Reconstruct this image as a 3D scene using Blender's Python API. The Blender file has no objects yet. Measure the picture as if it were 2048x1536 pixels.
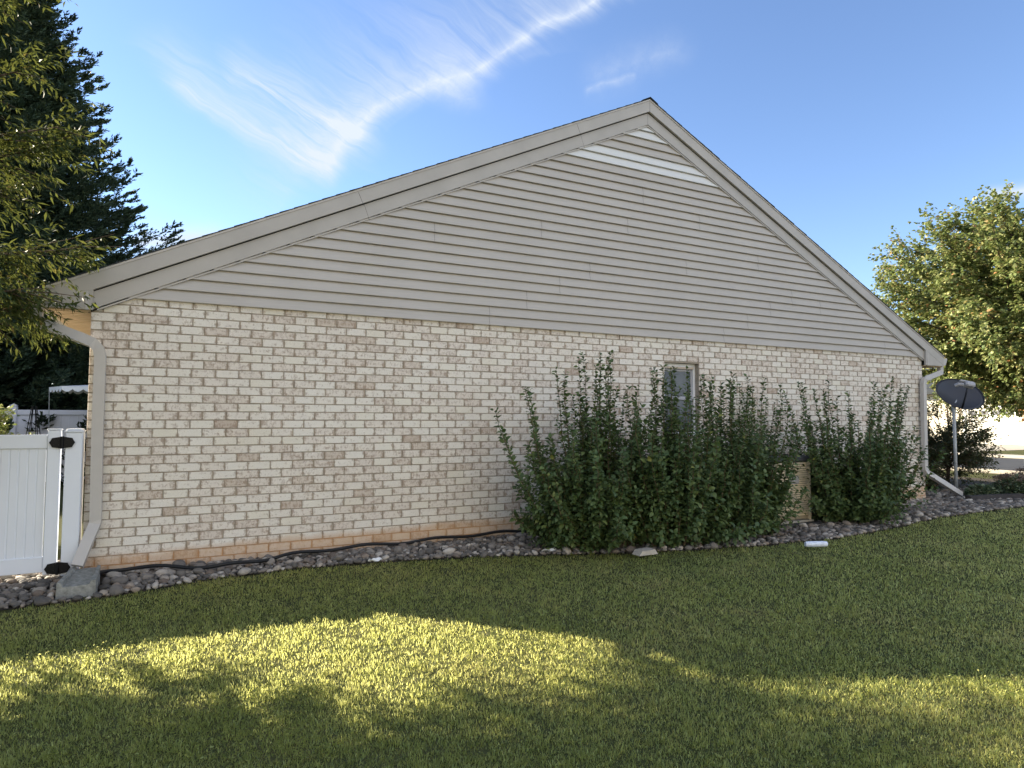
import bpy, math, random
import numpy as np
from mathutils import Vector, Matrix
S = bpy.context.scene
COL = S.collection
rng = np.random.default_rng(7)
random.seed(7)
R_ = math.radians

# ------------------------------------------------------------------ camera
cam_d = bpy.data.cameras.new('camera')
cam = bpy.data.objects.new('camera', cam_d); COL.objects.link(cam)
cam_d.sensor_width = 36.0
cam_d.lens = 1297.01 / 2048 * 36.0
cam_d.clip_start = 0.05; cam_d.clip_end = 2000
cr, cu, cd = (0.89001647, -0.45591686, 0.00324182), (-0.02664668, -0.04491738, 0.99863526), (0.45514903, 0.88888821, 0.05212588)
M = Matrix(((cr[0], cu[0], -cd[0], 0.0), (cr[1], cu[1], -cd[1], -6.8626), (cr[2], cu[2], -cd[2], 1.368), (0, 0, 0, 1)))
cam.matrix_world = M
S.camera = cam

# ------------------------------------------------------------------ sun + sky
SUN_A, SUN_B = 1.58, 1.70         # sun stands to -X, +Y (behind the house, left)
sun_dir = Vector((-SUN_A, SUN_B, 1.0)).normalized()
sd = bpy.data.lights.new('sun', 'SUN'); so = bpy.data.objects.new('sun', sd); COL.objects.link(so)
sd.energy = 5.0; sd.angle = R_(0.6); sd.color = (1.0, 0.88, 0.68)
so.rotation_euler = sun_dir.to_track_quat('Z', 'Y').to_euler()
so.location = (-20, 20, 20)
S.view_settings.view_transform = 'Standard'; S.view_settings.look = 'None'
S.view_settings.exposure = 1.84; S.view_settings.gamma = 1.0
S.render.engine = 'CYCLES'
S.cycles.max_bounces = 6; S.cycles.transparent_max_bounces = 8
S.render.resolution_x = 1024; S.render.resolution_y = 768

W = bpy.data.worlds.new('World'); S.world = W; W.use_nodes = True
wn, wl = W.node_tree.nodes, W.node_tree.links
bg = wn['Background']
sky = wn.new('ShaderNodeTexSky'); sky.sky_type = 'NISHITA'; sky.sun_disc = False
sky.sun_elevation = math.asin(sun_dir.z); sky.sun_rotation = math.atan2(sun_dir.x, sun_dir.y)
sky.altitude = 100; sky.air_density = 1.0; sky.dust_density = 0.1; sky.ozone_density = 2.2
bg.inputs['Strength'].default_value = 0.098

def wnode(t, **k):
    n = wn.new(t)
    for a, b in k.items(): setattr(n, a, b)
    return n
def wmath(op, a, b=None, clamp=False):
    n = wnode('ShaderNodeMath', operation=op, use_clamp=clamp)
    for i, x in enumerate((a, b)):
        if x is None: continue
        if isinstance(x, (int, float)): n.inputs[i].default_value = x
        else: wl.new(x, n.inputs[i])
    return n.outputs[0]
def wvec(op, a, b=None):
    n = wnode('ShaderNodeVectorMath', operation=op)
    for i, x in enumerate((a, b)):
        if x is None: continue
        if isinstance(x, tuple): n.inputs[i].default_value = x
        else: wl.new(x, n.inputs[i])
    return n
tc = wnode('ShaderNodeTexCoord')
az, el = R_(12), R_(25)     # a fixed direction in the sky the cirrus is laid out around
D0 = (math.sin(az)*math.cos(el), math.cos(az)*math.cos(el), math.sin(el)); R0 = (math.cos(az), -math.sin(az), 0.0)
U0 = tuple(Vector(R0).cross(Vector(D0)))
dd = wvec('DOT_PRODUCT', tc.outputs['Generated'], D0).outputs['Value']
ddc = wmath('MAXIMUM', dd, 0.05)
sx = wmath('DIVIDE', wvec('DOT_PRODUCT', tc.outputs['Generated'], R0).outputs['Value'], ddc)
sy = wmath('DIVIDE', wvec('DOT_PRODUCT', tc.outputs['Generated'], U0).outputs['Value'], ddc)
cxy = wnode('ShaderNodeCombineXYZ'); wl.new(sx, cxy.inputs[0]); wl.new(sy, cxy.inputs[1])
P0 = cxy.outputs[0]
def wnoise(vec, scale, detail=4, rough=0.55, dist=0.0):
    n = wnode('ShaderNodeTexNoise'); n.inputs['Scale'].default_value = scale; n.inputs['Detail'].default_value = detail
    n.inputs['Roughness'].default_value = rough; n.inputs['Distortion'].default_value = dist
    wl.new(vec, n.inputs['Vector']); return n
wob = wnoise(P0, 9.0, 3)
wsub = wvec('SUBTRACT', wob.outputs['Color'], (0.5, 0.5, 0.5)).outputs[0]
wsc = wnode('ShaderNodeVectorMath', operation='SCALE'); wl.new(wsub, wsc.inputs[0]); wsc.inputs['Scale'].default_value = 0.045
P1 = wvec('ADD', P0, wsc.outputs[0]).outputs[0]
P1 = wvec('MULTIPLY', P1, (1, 1, 0)).outputs[0]
def seg(a, b, w, side=0.0, w2=None):
    """soft streak a->b, width w; with w2 the left side falls off over w2"""
    ax, ay = a; bx, by = b; L2 = (bx-ax)**2 + (by-ay)**2; L = math.sqrt(L2)
    pa = wvec('SUBTRACT', P1, (ax, ay, 0)).outputs[0]
    h = wmath('DIVIDE', wvec('DOT_PRODUCT', pa, (bx-ax, by-ay, 0)).outputs['Value'], L2, clamp=True)
    h = wmath('ADD', h, 0.0, clamp=True)
    sc = wnode('ShaderNodeVectorMath', operation='SCALE'); sc.inputs[0].default_value = (bx-ax, by-ay, 0); wl.new(h, sc.inputs['Scale'])
    dist = wvec('LENGTH', wvec('SUBTRACT', pa, sc.outputs[0]).outputs[0]).outputs['Value']
    q = wmath('DIVIDE', dist, w)
    if w2:
        s = wvec('DOT_PRODUCT', pa, (-(by-ay)/L, (bx-ax)/L, 0)).outputs['Value']
        left = wmath('ADD', wmath('DIVIDE', s, 0.05), 0.5, clamp=True)
        q2 = wmath('DIVIDE', dist, w2)
        q = wmath('ADD', wmath('MULTIPLY', q, wmath('SUBTRACT', 1.0, left)), wmath('MULTIPLY', q2, left))
    e = wmath('SUBTRACT', 1.0, q, clamp=True)
    return wmath('MULTIPLY', e, e)
ridge = [(-0.018, -0.076), (0.012, -0.03), (0.041, 0.005), (0.078, 0.033), (0.118, 0.055), (0.174, 0.064), (0.204, 0.097), (0.255, 0.131), (0.316, 0.169), (0.371, 0.203), (0.5, 0.27)]
rid = None; veil = None
for i in range(len(ridge)-1):
    s = seg(ridge[i], ridge[i+1], 0.016 if i > 4 else 0.032, w2=0.026 if i > 4 else 0.055)
    v = seg(ridge[i], ridge[i+1], 0.035, w2=0.20 if i < 6 else 0.13)
    rid = s if rid is None else wmath('MAXIMUM', rid, s)
    veil = v if veil is None else wmath('MAXIMUM', veil, v)
fan = wmath('MAXIMUM', seg((-0.2, 0.0), (-0.03, -0.073), 0.03, w2=0.10), seg((-0.13, 0.03), (0.02, -0.03), 0.06))
dip = seg((0.133, 0.045), (0.18, 0.034), 0.035)
small = wmath('MAXIMUM', seg((0.355, 0.07), (0.42, 0.095), 0.014), wmath('MULTIPLY', seg((0.37, 0.09), (0.475, 0.14), 0.05), 0.6))
puff = wmath('MAXIMUM', seg((1.16, -0.008), (1.25, 0.008), 0.03), seg((-0.26, -0.2), (-0.16, -0.19), 0.035))
# streaks run down to the right
rot = wnode('ShaderNodeMapping'); rot.inputs['Rotation'].default_value = (0, 0, R_(28)); rot.inputs['Scale'].default_value = (1, 1, 1)
wl.new(P1, rot.inputs['Vector'])
strv = wvec('MULTIPLY', rot.outputs[0], (5.0, 52.0, 1.0)).outputs[0]
stre = wnoise(strv, 1.0, 9, 0.68, 0.6).outputs['Fac']
stre = wmath('MULTIPLY', wmath('SUBTRACT', stre, 0.34), 2.6, clamp=True)
fine = wnoise(P1, 34.0, 9, 0.7).outputs['Fac']
fine = wmath('ADD', wmath('MULTIPLY', wmath('SUBTRACT', fine, 0.3), 1.6, clamp=True), 0.25)
mask = wmath('MULTIPLY', wmath('ADD', wmath('MULTIPLY', veil, 0.8), wmath('MULTIPLY', fan, 1.25)), wmath('ADD', wmath('MULTIPLY', stre, 0.85), 0.15))
mask = wmath('ADD', mask, wmath('MULTIPLY', wmath('MULTIPLY', rid, 0.75), fine))
mask = wmath('ADD', mask, wmath('MULTIPLY', wmath('ADD', dip, small), wmath('MULTIPLY', fine, 0.55)))
mask = wmath('ADD', mask, wmath('MULTIPLY', puff, 1.0))
mask = wmath('MULTIPLY', mask, wmath('GREATER_THAN', dd, 0.1))
mask = wmath('MULTIPLY', mask, 0.9, clamp=True)
# added bright cloud in the unseen half of the sky, lifts the shaded wall
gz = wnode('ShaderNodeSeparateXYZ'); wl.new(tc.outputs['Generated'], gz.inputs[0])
fill_noise = wnoise(wvec('MULTIPLY', tc.outputs['Generated'], (1.0, 1.0, 2.2)).outputs[0], 3.2, 6, 0.6).outputs['Fac']
fill_cloud = wmath('MULTIPLY', wmath('SUBTRACT', fill_noise, 0.36), 4.0, clamp=True)
fill_side = wmath('MULTIPLY', wmath('SUBTRACT', 0.30, dd), 2.5, clamp=True)
fill_cloud = wmath('MULTIPLY', wmath('MULTIPLY', fill_cloud, fill_side), wmath('GREATER_THAN', gz.outputs[2], 0.0))
mx = wnode('ShaderNodeMix', data_type='RGBA')
wl.new(mask, mx.inputs['Factor'])
skm = wnode('ShaderNodeMix', data_type='RGBA'); skm.blend_type = 'MULTIPLY'; skm.inputs['Factor'].default_value = 1.0
wl.new(sky.outputs[0], skm.inputs['A']); skm.inputs['B'].default_value = (0.70, 0.715, 0.80, 1)
wl.new(skm.outputs['Result'], mx.inputs['A']); mx.inputs['B'].default_value = (2.35, 2.6, 3.0, 1)
m2 = wnode('ShaderNodeMix', data_type='RGBA'); wl.new(fill_cloud, m2.inputs['Factor']); wl.new(mx.outputs['Result'], m2.inputs['A']); m2.inputs['B'].default_value = (4.6, 4.75, 5.0, 1)
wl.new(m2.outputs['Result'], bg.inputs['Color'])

# ------------------------------------------------------------------ material helpers
class NT:
    def __init__(s, name):
        s.m = bpy.data.materials.new(name); s.m.use_nodes = True
        s.n, s.l = s.m.node_tree.nodes, s.m.node_tree.links
        s.b = s.n['Principled BSDF']; s.out = s.n['Material Output']
        s.geo = s.n.new('ShaderNodeNewGeometry'); s.tc = s.n.new('ShaderNodeTexCoord')
    def node(s, t, **k):
        n = s.n.new(t)
        for a, b in k.items(): setattr(n, a, b)
        return n
    def put(s, x, inp):
        if isinstance(x, (int, float)): inp.default_value = x
        elif isinstance(x, tuple): inp.default_value = x if len(x) == 4 or inp.type == 'VECTOR' else x + (1,)
        else: s.l.new(x, inp)
    def math(s, op, a, b=None, c=None, clamp=False):
        n = s.node('ShaderNodeMath', operation=op, use_clamp=clamp)
        for i, x in enumerate((a, b, c)):
            if x is not None: s.put(x, n.inputs[i])
        return n.outputs[0]
    def pos(s, scale=(1, 1, 1), obj=False):
        n = s.node('ShaderNodeVectorMath', operation='MULTIPLY')
        s.l.new(s.tc.outputs['Object'] if obj else s.geo.outputs['Position'], n.inputs[0]); n.inputs[1].default_value = scale
        return n.outputs[0]
    def noise(s, vec, scale, detail=4, rough=0.55, dist=0.0):
        n = s.node('ShaderNodeTexNoise'); n.inputs['Scale'].default_value = scale; n.inputs['Detail'].default_value = detail
        n.inputs['Roughness'].default_value = rough; n.inputs['Distortion'].default_value = dist
        s.l.new(vec, n.inputs['Vector']); return n.outputs['Fac']
    def ramp(s, fac, stops):
        n = s.node('ShaderNodeValToRGB'); e = n.color_ramp.elements
        while len(e) < len(stops): e.new(0.5)
        for i, (p, c) in enumerate(stops):
            e[i].position = p; e[i].color = tuple(c) + (1,) if len(c) == 3 else c
        s.l.new(fac, n.inputs['Fac']); return n.outputs['Color']
    def mix(s, fac, a, b, mode='MIX'):
        n = s.node('ShaderNodeMix', data_type='RGBA', blend_type=mode)
        s.put(fac, n.inputs['Factor']); s.put(a, n.inputs['A']); s.put(b, n.inputs['B']); return n.outputs['Result']
    def attr(s, name):
        n = s.node('ShaderNodeAttribute', attribute_name=name); return n.outputs['Fac']
    def sep(s):
        n = s.node('ShaderNodeSeparateXYZ'); s.l.new(s.geo.outputs['Position'], n.inputs[0]); return n.outputs
    def color(s, c, rough=0.8, spec=None):
        s.put(c, s.b.inputs['Base Color']); s.put(rough, s.b.inputs['Roughness'])
        if spec is not None: s.b.inputs['Specular IOR Level'].default_value = spec
        return s
    def bump(s, h, strength=0.3, dist=0.01):
        n = s.node('ShaderNodeBump'); n.inputs['Strength'].default_value = strength; n.inputs['Distance'].default_value = dist
        s.l.new(h, n.inputs['Height']); s.l.new(n.outputs[0], s.b.inputs['Normal']); return s
    def translucent(s, c, fac):
        t = s.node('ShaderNodeBsdfTranslucent'); s.put(c, t.inputs['Color'])
        m = s.node('ShaderNodeMixShader'); s.put(fac, m.inputs[0])
        s.l.new(s.b.outputs[0], m.inputs[1]); s.l.new(t.outputs[0], m.inputs[2]); s.l.new(m.outputs[0], s.out.inputs['Surface'])

def mat_plain(name, c, rough=0.6, var=0.12, scale=6.0, spec=0.3, bump=0.0, aniso=(1, 1, 1)):
    m = NT(name); n = m.noise(m.pos(aniso), scale, 5, 0.6)
    lo = tuple(x*(1-var) for x in c); hi = tuple(min(1, x*(1+var)) for x in c)
    m.color(m.ramp(n, [(0.3, lo), (0.7, hi)]), rough, spec)
    if bump: m.bump(n, bump, 0.005)
    return m.m
def mat_leaf(name, stops, trans=0.35, tcol=(0.25, 0.3, 0.04), rough=0.55, spec=0.3, patch=0.5):
    m = NT(name); v = m.attr('v'); n = m.noise(m.pos(), 1.3, 3)
    f = m.math('ADD', v, m.math('MULTIPLY', m.math('SUBTRACT', n, 0.5), patch), clamp=True)
    c = m.ramp(f, stops); m.color(c, rough, spec)
    tcn = m.mix(1.0, c, tuple(tcol) + (1,), 'ADD')
    m.translucent(m.mix(0.5, c, tuple(tcol) + (1,)), trans)
    return m.m

# ------------------------------------------------------------------ mesh helpers
class MB:
    def __init__(s): s.v = []; s.f = []; s.a = []
    def add(s, vs, fs, a=0.0):
        o = len(s.v); s.v += [tuple(x) for x in vs]; s.f += [tuple(i+o for i in f) for f in fs]; s.a += [a]*len(vs)
    def box(s, lo, hi, a=0.0, bev=0.0):
        x0, y0, z0 = lo; x1, y1, z1 = hi
        if bev <= 0:
            s.add([(x0,y0,z0),(x1,y0,z0),(x1,y1,z0),(x0,y1,z0),(x0,y0,z1),(x1,y0,z1),(x1,y1,z1),(x0,y1,z1)],
                  [(0,3,2,1),(4,5,6,7),(0,1,5,4),(1,2,6,5),(2,3,7,6),(3,0,4,7)], a); return
        b = min(bev, (x1-x0)*.45, (y1-y0)*.45, (z1-z0)*.45)
        v = []; idx = {}
        for sx_ in (0, 1):
            for sy_ in (0, 1):
                for sz_ in (0, 1):
                    c = [(x0, x1)[sx_], (y0, y1)[sy_], (z0, z1)[sz_]]; n = [(1, -1)[sx_], (1, -1)[sy_], (1, -1)[sz_]]
                    for k in range(3):   # vertex lying on the face of axis k
                        p = [c[j] if j == k else c[j]+n[j]*b for j in range(3)]
                        idx[(sx_, sy_, sz_, k)] = len(v); v.append(p)
        fs = []
        for k in range(3):
            o1, o2 = [j for j in range(3) if j != k]
            for side in (0, 1):
                q = []
                for (a1, a2) in ((0,0),(1,0),(1,1),(0,1)):
                    key = [0,0,0]; key[k] = side; key[o1] = a1; key[o2] = a2; q.append(idx[tuple(key)+(k,)])
                fs.append(q)
        for k in range(3):               # edges parallel to k
            o1, o2 = [j for j in range(3) if j != k]
            for a1 in (0, 1):
                for a2 in (0, 1):
                    k0 = [0,0,0]; k0[o1] = a1; k0[o2] = a2; k1 = list(k0); k1[k] = 1
                    fs.append([idx[tuple(k0)+(o1,)], idx[tuple(k1)+(o1,)], idx[tuple(k1)+(o2,)], idx[tuple(k0)+(o2,)]])
        for a1 in (0,1):
            for a2 in (0,1):
                for a3 in (0,1): fs.append([idx[(a1,a2,a3,k)] for k in range(3)])
        s.add(v, fs, a)
    def prism(s, poly, y0, y1, a=0.0):     # polygon in XZ extruded along Y
        n = len(poly)
        s.add([(x, y0, z) for x, z in poly] + [(x, y1, z) for x, z in poly],
              [tuple(range(n)), tuple(range(2*n-1, n-1, -1))] + [(i, i+n, (i+1) % n + n, (i+1) % n) for i in range(n)], a)
    def tube(s, pts, r, n=8, a=0.0, cap=True):
        pts = [Vector(p) for p in pts]; rs = r if isinstance(r, (list, tuple)) else [r]*len(pts)
        vs = []; up = Vector((0.13, 0.21, 1)).normalized(); prev = None
        for i, p in enumerate(pts):
            t = (pts[min(i+1, len(pts)-1)] - pts[max(i-1, 0)])
            t = t.normalized() if t.length > 1e-9 else Vector((0,0,1))
            if prev is None:
                x = t.cross(up if abs(t.dot(up)) < .95 else Vector((1,0,0))).normalized()
            else:
                x = (prev - t*prev.dot(t)).normalized()
            prev = x; y = t.cross(x)
            for k in range(n):
                an = 2*math.pi*k/n; vs.append(p + (x*math.cos(an) + y*math.sin(an))*rs[i])
        fs = [(i*n+k, i*n+(k+1) % n, (i+1)*n+(k+1) % n, (i+1)*n+k) for i in range(len(pts)-1) for k in range(n)]
        if cap: fs += [tuple(range(n-1, -1, -1)), tuple((len(pts)-1)*n+k for k in range(n))]
        s.add(vs, fs, a)
    def rectsweep(s, pts, wx, wy, xax, a=0.0):
        """rectangular duct swept along pts; xax = direction kept for the wide side"""
        pts = [Vector(p) for p in pts]; X = Vector(xax).normalized(); vs = []
        for i, p in enumerate(pts):
            t = (pts[min(i+1, len(pts)-1)] - pts[max(i-1, 0)]).normalized()
            x = (X - t*X.dot(t)).normalized(); y = t.cross(x)
            prof = [(-1,-1),(-.33,-1),(-.3,-.86),(.3,-.86),(.33,-1),(1,-1),(1,1),(-1,1)]
            for (u, w) in prof: vs.append(p + x*(u*wx/2) + y*(w*wy/2))
        n = 8
        fs = [(i*n+k, i*n+(k+1) % n, (i+1)*n+(k+1) % n, (i+1)*n+k) for i in range(len(pts)-1) for k in range(n)]
        fs += [tuple(range(n-1, -1, -1)), tuple((len(pts)-1)*n+k for k in range(n))]
        s.add(vs, fs, a)
    def build(s, name, mat, parent=None, smooth=False):
        return mesh_obj(name, np.array(s.v, np.float32), s.f, mat, parent, np.array(s.a, np.float32), smooth)
def link(o, parent):
    COL.objects.link(o)
    if parent is not None:
        o.parent = parent
        o.matrix_parent_inverse = Matrix.Translation(-parent.location) if parent.type == 'EMPTY' else Matrix()
    return o
def mesh_obj(name, V, F, mat, parent=None, attr=None, smooth=False):
    me = bpy.data.meshes.new(name)
    if isinstance(F, np.ndarray):
        k = F.shape[1]; me.vertices.add(len(V)); me.vertices.foreach_set('co', V.astype(np.float32).ravel())
        me.loops.add(F.size); me.loops.foreach_set('vertex_index', F.astype(np.int32).ravel())
        me.polygons.add(len(F)); me.polygons.foreach_set('loop_start', np.arange(0, F.size, k, dtype=np.int32))
        me.update(calc_edges=True)
    else:
        me.from_pydata([tuple(map(float, p)) for p in V], [], F); me.update()
    if attr is not None:
        at = me.attributes.new('v', 'FLOAT', 'POINT'); at.data.foreach_set('value', attr.astype(np.float32))
    if smooth: me.polygons.foreach_set('use_smooth', np.ones(len(me.polygons), bool))
    me.materials.append(mat)
    return link(bpy.data.objects.new(name, me), parent)
def tag(o, label=None, cat=None, group=None, kind=None):
    for k, x in (('label', label), ('category', cat), ('group', group), ('kind', kind)):
        if x: o[k] = x
    return o
def thing(name, loc, label, cat, group=None):
    o = bpy.data.objects.new(name, None); COL.objects.link(o); o.location = loc; o.empty_display_size = 0.2
    return tag(o, label, cat, group)
def norm(a): return a/np.maximum(np.linalg.norm(a, axis=-1, keepdims=True), 1e-9)
def leaves(P, D, N, L, Wd, v, shape='oval', curl=0.15):
    """P base, D direction, N normal; returns verts, faces(tri), attr"""
    D = norm(D); Sd = norm(np.cross(D, N)); N = np.cross(Sd, D)
    L = L[:, None]; Wd = Wd[:, None]; k = len(P)
    if shape == 'oval':      # 6 verts, folded along the rib
        p = [P, P+D*L*.38+Sd*Wd*.5+N*Wd*.18, P+D*L*.38-Sd*Wd*.5+N*Wd*.18, P+D*L*.75+Sd*Wd*.33-N*L*curl*.2+N*Wd*.1, P+D*L*.75-Sd*Wd*.33-N*L*curl*.2+N*Wd*.1, P+D*L-N*L*curl]
        tri = [(0,2,1),(1,2,4),(1,4,3),(3,4,5)]
    elif shape == 'lance':
        p = [P, P+D*L*.45+Sd*Wd*.5+N*Wd*.1, P+D*L*.45-Sd*Wd*.5+N*Wd*.1, P+D*L-N*L*curl]
        tri = [(0,2,1),(1,2,3)]
    else:                    # blade: tapering strip with a bend
        p = [P+Sd*Wd*.5, P-Sd*Wd*.5, P+D*L*.55+Sd*Wd*.36, P+D*L*.55-Sd*Wd*.36, P+D*L-N*L*curl]
        tri = [(0,1,3),(0,3,2),(2,3,4)]
    n = len(p); V = np.stack(p, 1).reshape(-1, 3)
    F = (np.arange(k)[:, None, None]*n + np.array(tri)[None]).reshape(-1, 3)
    return V, F, np.repeat(v, n)
def rand_unit(k): return norm(rng.normal(size=(k, 3)))

# ------------------------------------------------------------------ materials
brick_mat = NT('brick_mat')
def make_brick():
    m = brick_mat; e = m.attr('edge'); r = m.attr('v'); X, Y, Z = m.sep()
    base = m.ramp(r, [(0.0, (.54,.45,.38)), (0.012, (.64,.56,.48)), (0.06, (.73,.665,.595)), (0.22, (.77,.71,.64)), (0.6, (.81,.77,.70)), (0.85, (.82,.785,.72)), (1.0, (.79,.75,.65))])
    base.node.color_ramp.interpolation = 'LINEAR'
    big = m.noise(m.pos(), 1.1, 3)
    base = m.mix(m.math('MULTIPLY', m.math('SUBTRACT', big, 0.45), 1.2, clamp=True), base, (.64,.555,.47,1))
    n1 = m.noise(m.pos((1, 1, .55)), 48, 5, 0.65, 0.6); n2 = m.noise(m.pos((1, 1, 2.2)), 14, 4, 0.6)
    sm = m.math('ADD', m.math('MULTIPLY', e, 0.105), m.math('ADD', m.math('MULTIPLY', n1, 0.62), m.math('MULTIPLY', n2, 0.5)))
    sm = m.math('ADD', sm, m.math('MULTIPLY', m.math('SUBTRACT', 0.5, r), 0.10))
    sm = m.math('MULTIPLY', m.math('SUBTRACT', sm, 0.575), 7.5, clamp=True)
    c = m.mix(m.math('MULTIPLY', sm, 0.66), base, (.30,.21,.145,1))
    fine = m.noise(m.pos(), 160, 4, 0.7)
    c = m.mix(0.35, c, m.ramp(fine, [(0.3, (.45,.42,.38)), (0.7, (1,1,1))]), 'MULTIPLY')
    # clay stain splashed up from the ground
    lim = m.math('ADD', m.math('ADD', 0.115, m.math('MINIMUM', m.math('MULTIPLY', X, 0.022), 0.06)), m.math('MULTIPLY', m.noise(m.pos(), 3.2, 4), 0.10))
    st = m.math('MULTIPLY', m.math('SUBTRACT', lim, Z), 16.0, clamp=True)
    st = m.math('MULTIPLY', st, m.math('ADD', 0.5, m.math('MULTIPLY', m.noise(m.pos(), 18, 4), 0.6)), clamp=True)
    c = m.mix(m.math('MULTIPLY', st, 0.75), c, (.50,.30,.15,1))
    m.color(c, 0.92, 0.15); m.bump(m.math('ADD', n1, m.math('MULTIPLY', fine, .5)), 0.55, 0.006)
make_brick(); M_brick = brick_mat.m
mo = NT('mortar'); X, Y, Z = mo.sep()
mc = mo.ramp(mo.noise(mo.pos(), 60, 4), [(0.3, (.27,.23,.18)), (0.7, (.42,.37,.30))])
st = mo.math('MULTIPLY', mo.math('SUBTRACT', mo.math('ADD', 0.15, mo.math('MINIMUM', mo.math('MULTIPLY', X, 0.022), 0.06)), Z), 16.0, clamp=True)
mc = mo.mix(mo.math('MULTIPLY', st, .7), mc, (.55,.29,.12,1)); mo.color(mc, 0.95, 0.1); M_mortar = mo.m
# side and rear walls of the house: same brick, as a texture
sb = NT('side_brick'); bt = sb.node('ShaderNodeTexBrick'); mp = sb.node('ShaderNodeMapping'); mp.inputs['Rotation'].default_value = (R_(90), 0, R_(90))
sb.l.new(sb.geo.outputs['Position'], mp.inputs[0]); sb.l.new(mp.outputs[0], bt.inputs[0])
bt.inputs['Scale'].default_value = 1.0; bt.inputs['Brick Width'].default_value = .208; bt.inputs['Row Height'].default_value = .081; bt.inputs['Mortar Size'].default_value = .006
bt.inputs['Color1'].default_value = (.62,.56,.47,1); bt.inputs['Color2'].default_value = (.48,.38,.29,1); bt.inputs['Mortar'].default_value = (.40,.36,.30,1)
sb.color(bt.outputs[0], .9); M_side = sb.m
def grain(name, c, var=.08):
    m = NT(name); n = m.noise(m.pos((1.2, 8, 38)), 3.0, 5, .65); n2 = m.noise(m.pos(), .9, 3)
    f = m.math('ADD', m.math('MULTIPLY', n, .6), m.math('MULTIPLY', n2, .4)); v = m.attr('v')
    a = tuple(x*(1-var*1.6) for x in c); b = tuple(x*(1+var*1.2) for x in c)
    cc = m.ramp(f, [(.3, a), (.7, b)])
    cc = m.mix(v, cc, (.70,.72,.73,1)); m.color(cc, .5, .25); m.bump(n, .12, .002); return m.m
M_siding = grain('vinyl_siding', (.44,.413,.38))
M_trim = mat_plain('trim_metal', (.40,.378,.35), .45, .07, 3.0, .35)
M_gutter = mat_plain('gutter_metal', (.46,.44,.42), .38, .06, 4.0, .4)
M_dark = mat_plain('dark_gap', (.03,.028,.026), .8)
M_shingle = mat_plain('shingle', (.045,.05,.055), .95, .5, 90.0, .1, .5)
M_soffit = mat_plain('soffit', (.55,.42,.28), .6, .06, 8.0, .2)
M_vinyl = mat_plain('white_vinyl', (.68,.72,.79), .42, .035, 1.5, .4)
M_vinyl_far = mat_plain('white_vinyl_far', (.74,.74,.80), .5, .04, 1.2, .3)
M_black = mat_plain('black_iron', (.006,.0065,.007), .5, .2, 30, .2)
M_conc = mat_plain('concrete_block', (.25,.255,.24), .95, .35, 28, .1, .6)
M_hose = mat_plain('black_hose', (.012,.013,.015), .5, .3, 40, .3)
M_white = mat_plain('white_paint', (.75,.76,.78), .4, .04)
M_tan = mat_plain('tan_frame', (.50,.42,.34), .5, .06)
gl = NT('glass'); gn = gl.noise(gl.pos(), 1.6, 2)
gl.color(gl.ramp(gn, [(.35, (.05,.062,.08)), (.65, (.12,.14,.155))]), .12, .35); M_glass = gl.m
M_ac = mat_plain('ac_beige', (.60,.52,.38), .5, .06, 6)
M_acdark = mat_plain('ac_cap', (.055,.06,.075), .4, .12)
M_dish = mat_plain('dish_navy', (.03,.033,.046), .38, .06, 5, .35)
M_steel = mat_plain('galvanised', (.36,.38,.39), .4, .15, 18, .5)
M_greyplastic = mat_plain('grey_plastic', (.36,.36,.38), .5, .05)
M_bark = mat_plain('bark', (.10,.075,.055), .95, .4, 20, .1, .8, (1, 1, .25))
M_stem = mat_plain('stem', (.10,.075,.045), .9, .3, 40)
M_pine = mat_leaf('evergreen_spray', [(0, (.018,.034,.020)), (.5, (.042,.070,.040)), (.9, (.085,.11,.055)), (1, (.14,.11,.06))], .12, (.06,.09,.02), .6, .2)
M_leafL = mat_leaf('narrow_leaf', [(0, (.022,.040,.018)), (.5, (.042,.068,.026)), (.85, (.085,.11,.035)), (1, (.20,.13,.05))], .24, (.34,.36,.07), .55, .12)
M_leafR = mat_leaf('autumn_leaf', [(0, (.08,.14,.045)), (.35, (.19,.235,.08)), (.7, (.34,.355,.14)), (.9, (.45,.37,.16)), (1, (.50,.24,.11))], .32, (.28,.32,.09), .5, .4, .6)
M_bush = mat_leaf('bush_leaf', [(0, (.045,.078,.03)), (.5, (.085,.132,.045)), (.85, (.145,.185,.055)), (1, (.25,.25,.06))], .2, (.12,.2,.04), .5, .35, .35)
M_bushD = mat_leaf('dark_leaf', [(0, (.02,.035,.018)), (.6, (.05,.065,.03)), (.9, (.10,.09,.04)), (1, (.2,.07,.04))], .3, (.22,.22,.06), .5, .35)
M_sedum = mat_leaf('sedum_leaf', [(0, (.04,.07,.035)), (.6, (.10,.15,.08)), (1, (.34,.38,.24))], .2, (.15,.22,.08))
M_sedhead = mat_leaf('sedum_head', [(0, (.10,.06,.045)), (.6, (.20,.14,.11)), (1, (.35,.28,.22))], .1, (.2,.15,.1))
M_orange = mat_leaf('orange_leaf', [(0, (.25,.11,.03)), (1, (.5,.28,.10))], .3, (.5,.3,.08))
gm = NT('grass_blade'); v = gm.attr('v'); g1 = gm.noise(gm.pos(), .75, 4, .6); g2 = gm.noise(gm.pos(), 3.4, 4, .6)
gf = gm.math('ADD', gm.math('MULTIPLY', v, .45), gm.math('ADD', gm.math('MULTIPLY', g1, 1.7), gm.math('MULTIPLY', g2, .8)))
gf = gm.math('SUBTRACT', gf, 1.06, clamp=True)
gc = gm.ramp(gf, [(.05, (.050,.090,.036)), (.30, (.092,.138,.054)), (.54, (.15,.175,.078)), (.72, (.26,.215,.13)), (1, (.42,.32,.22))])
gm.color(gc, .5, .25); gm.translucent(gm.mix(.8, gc, (1.0,1.0,.36,1)), .70); M_grass = gm.m
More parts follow.
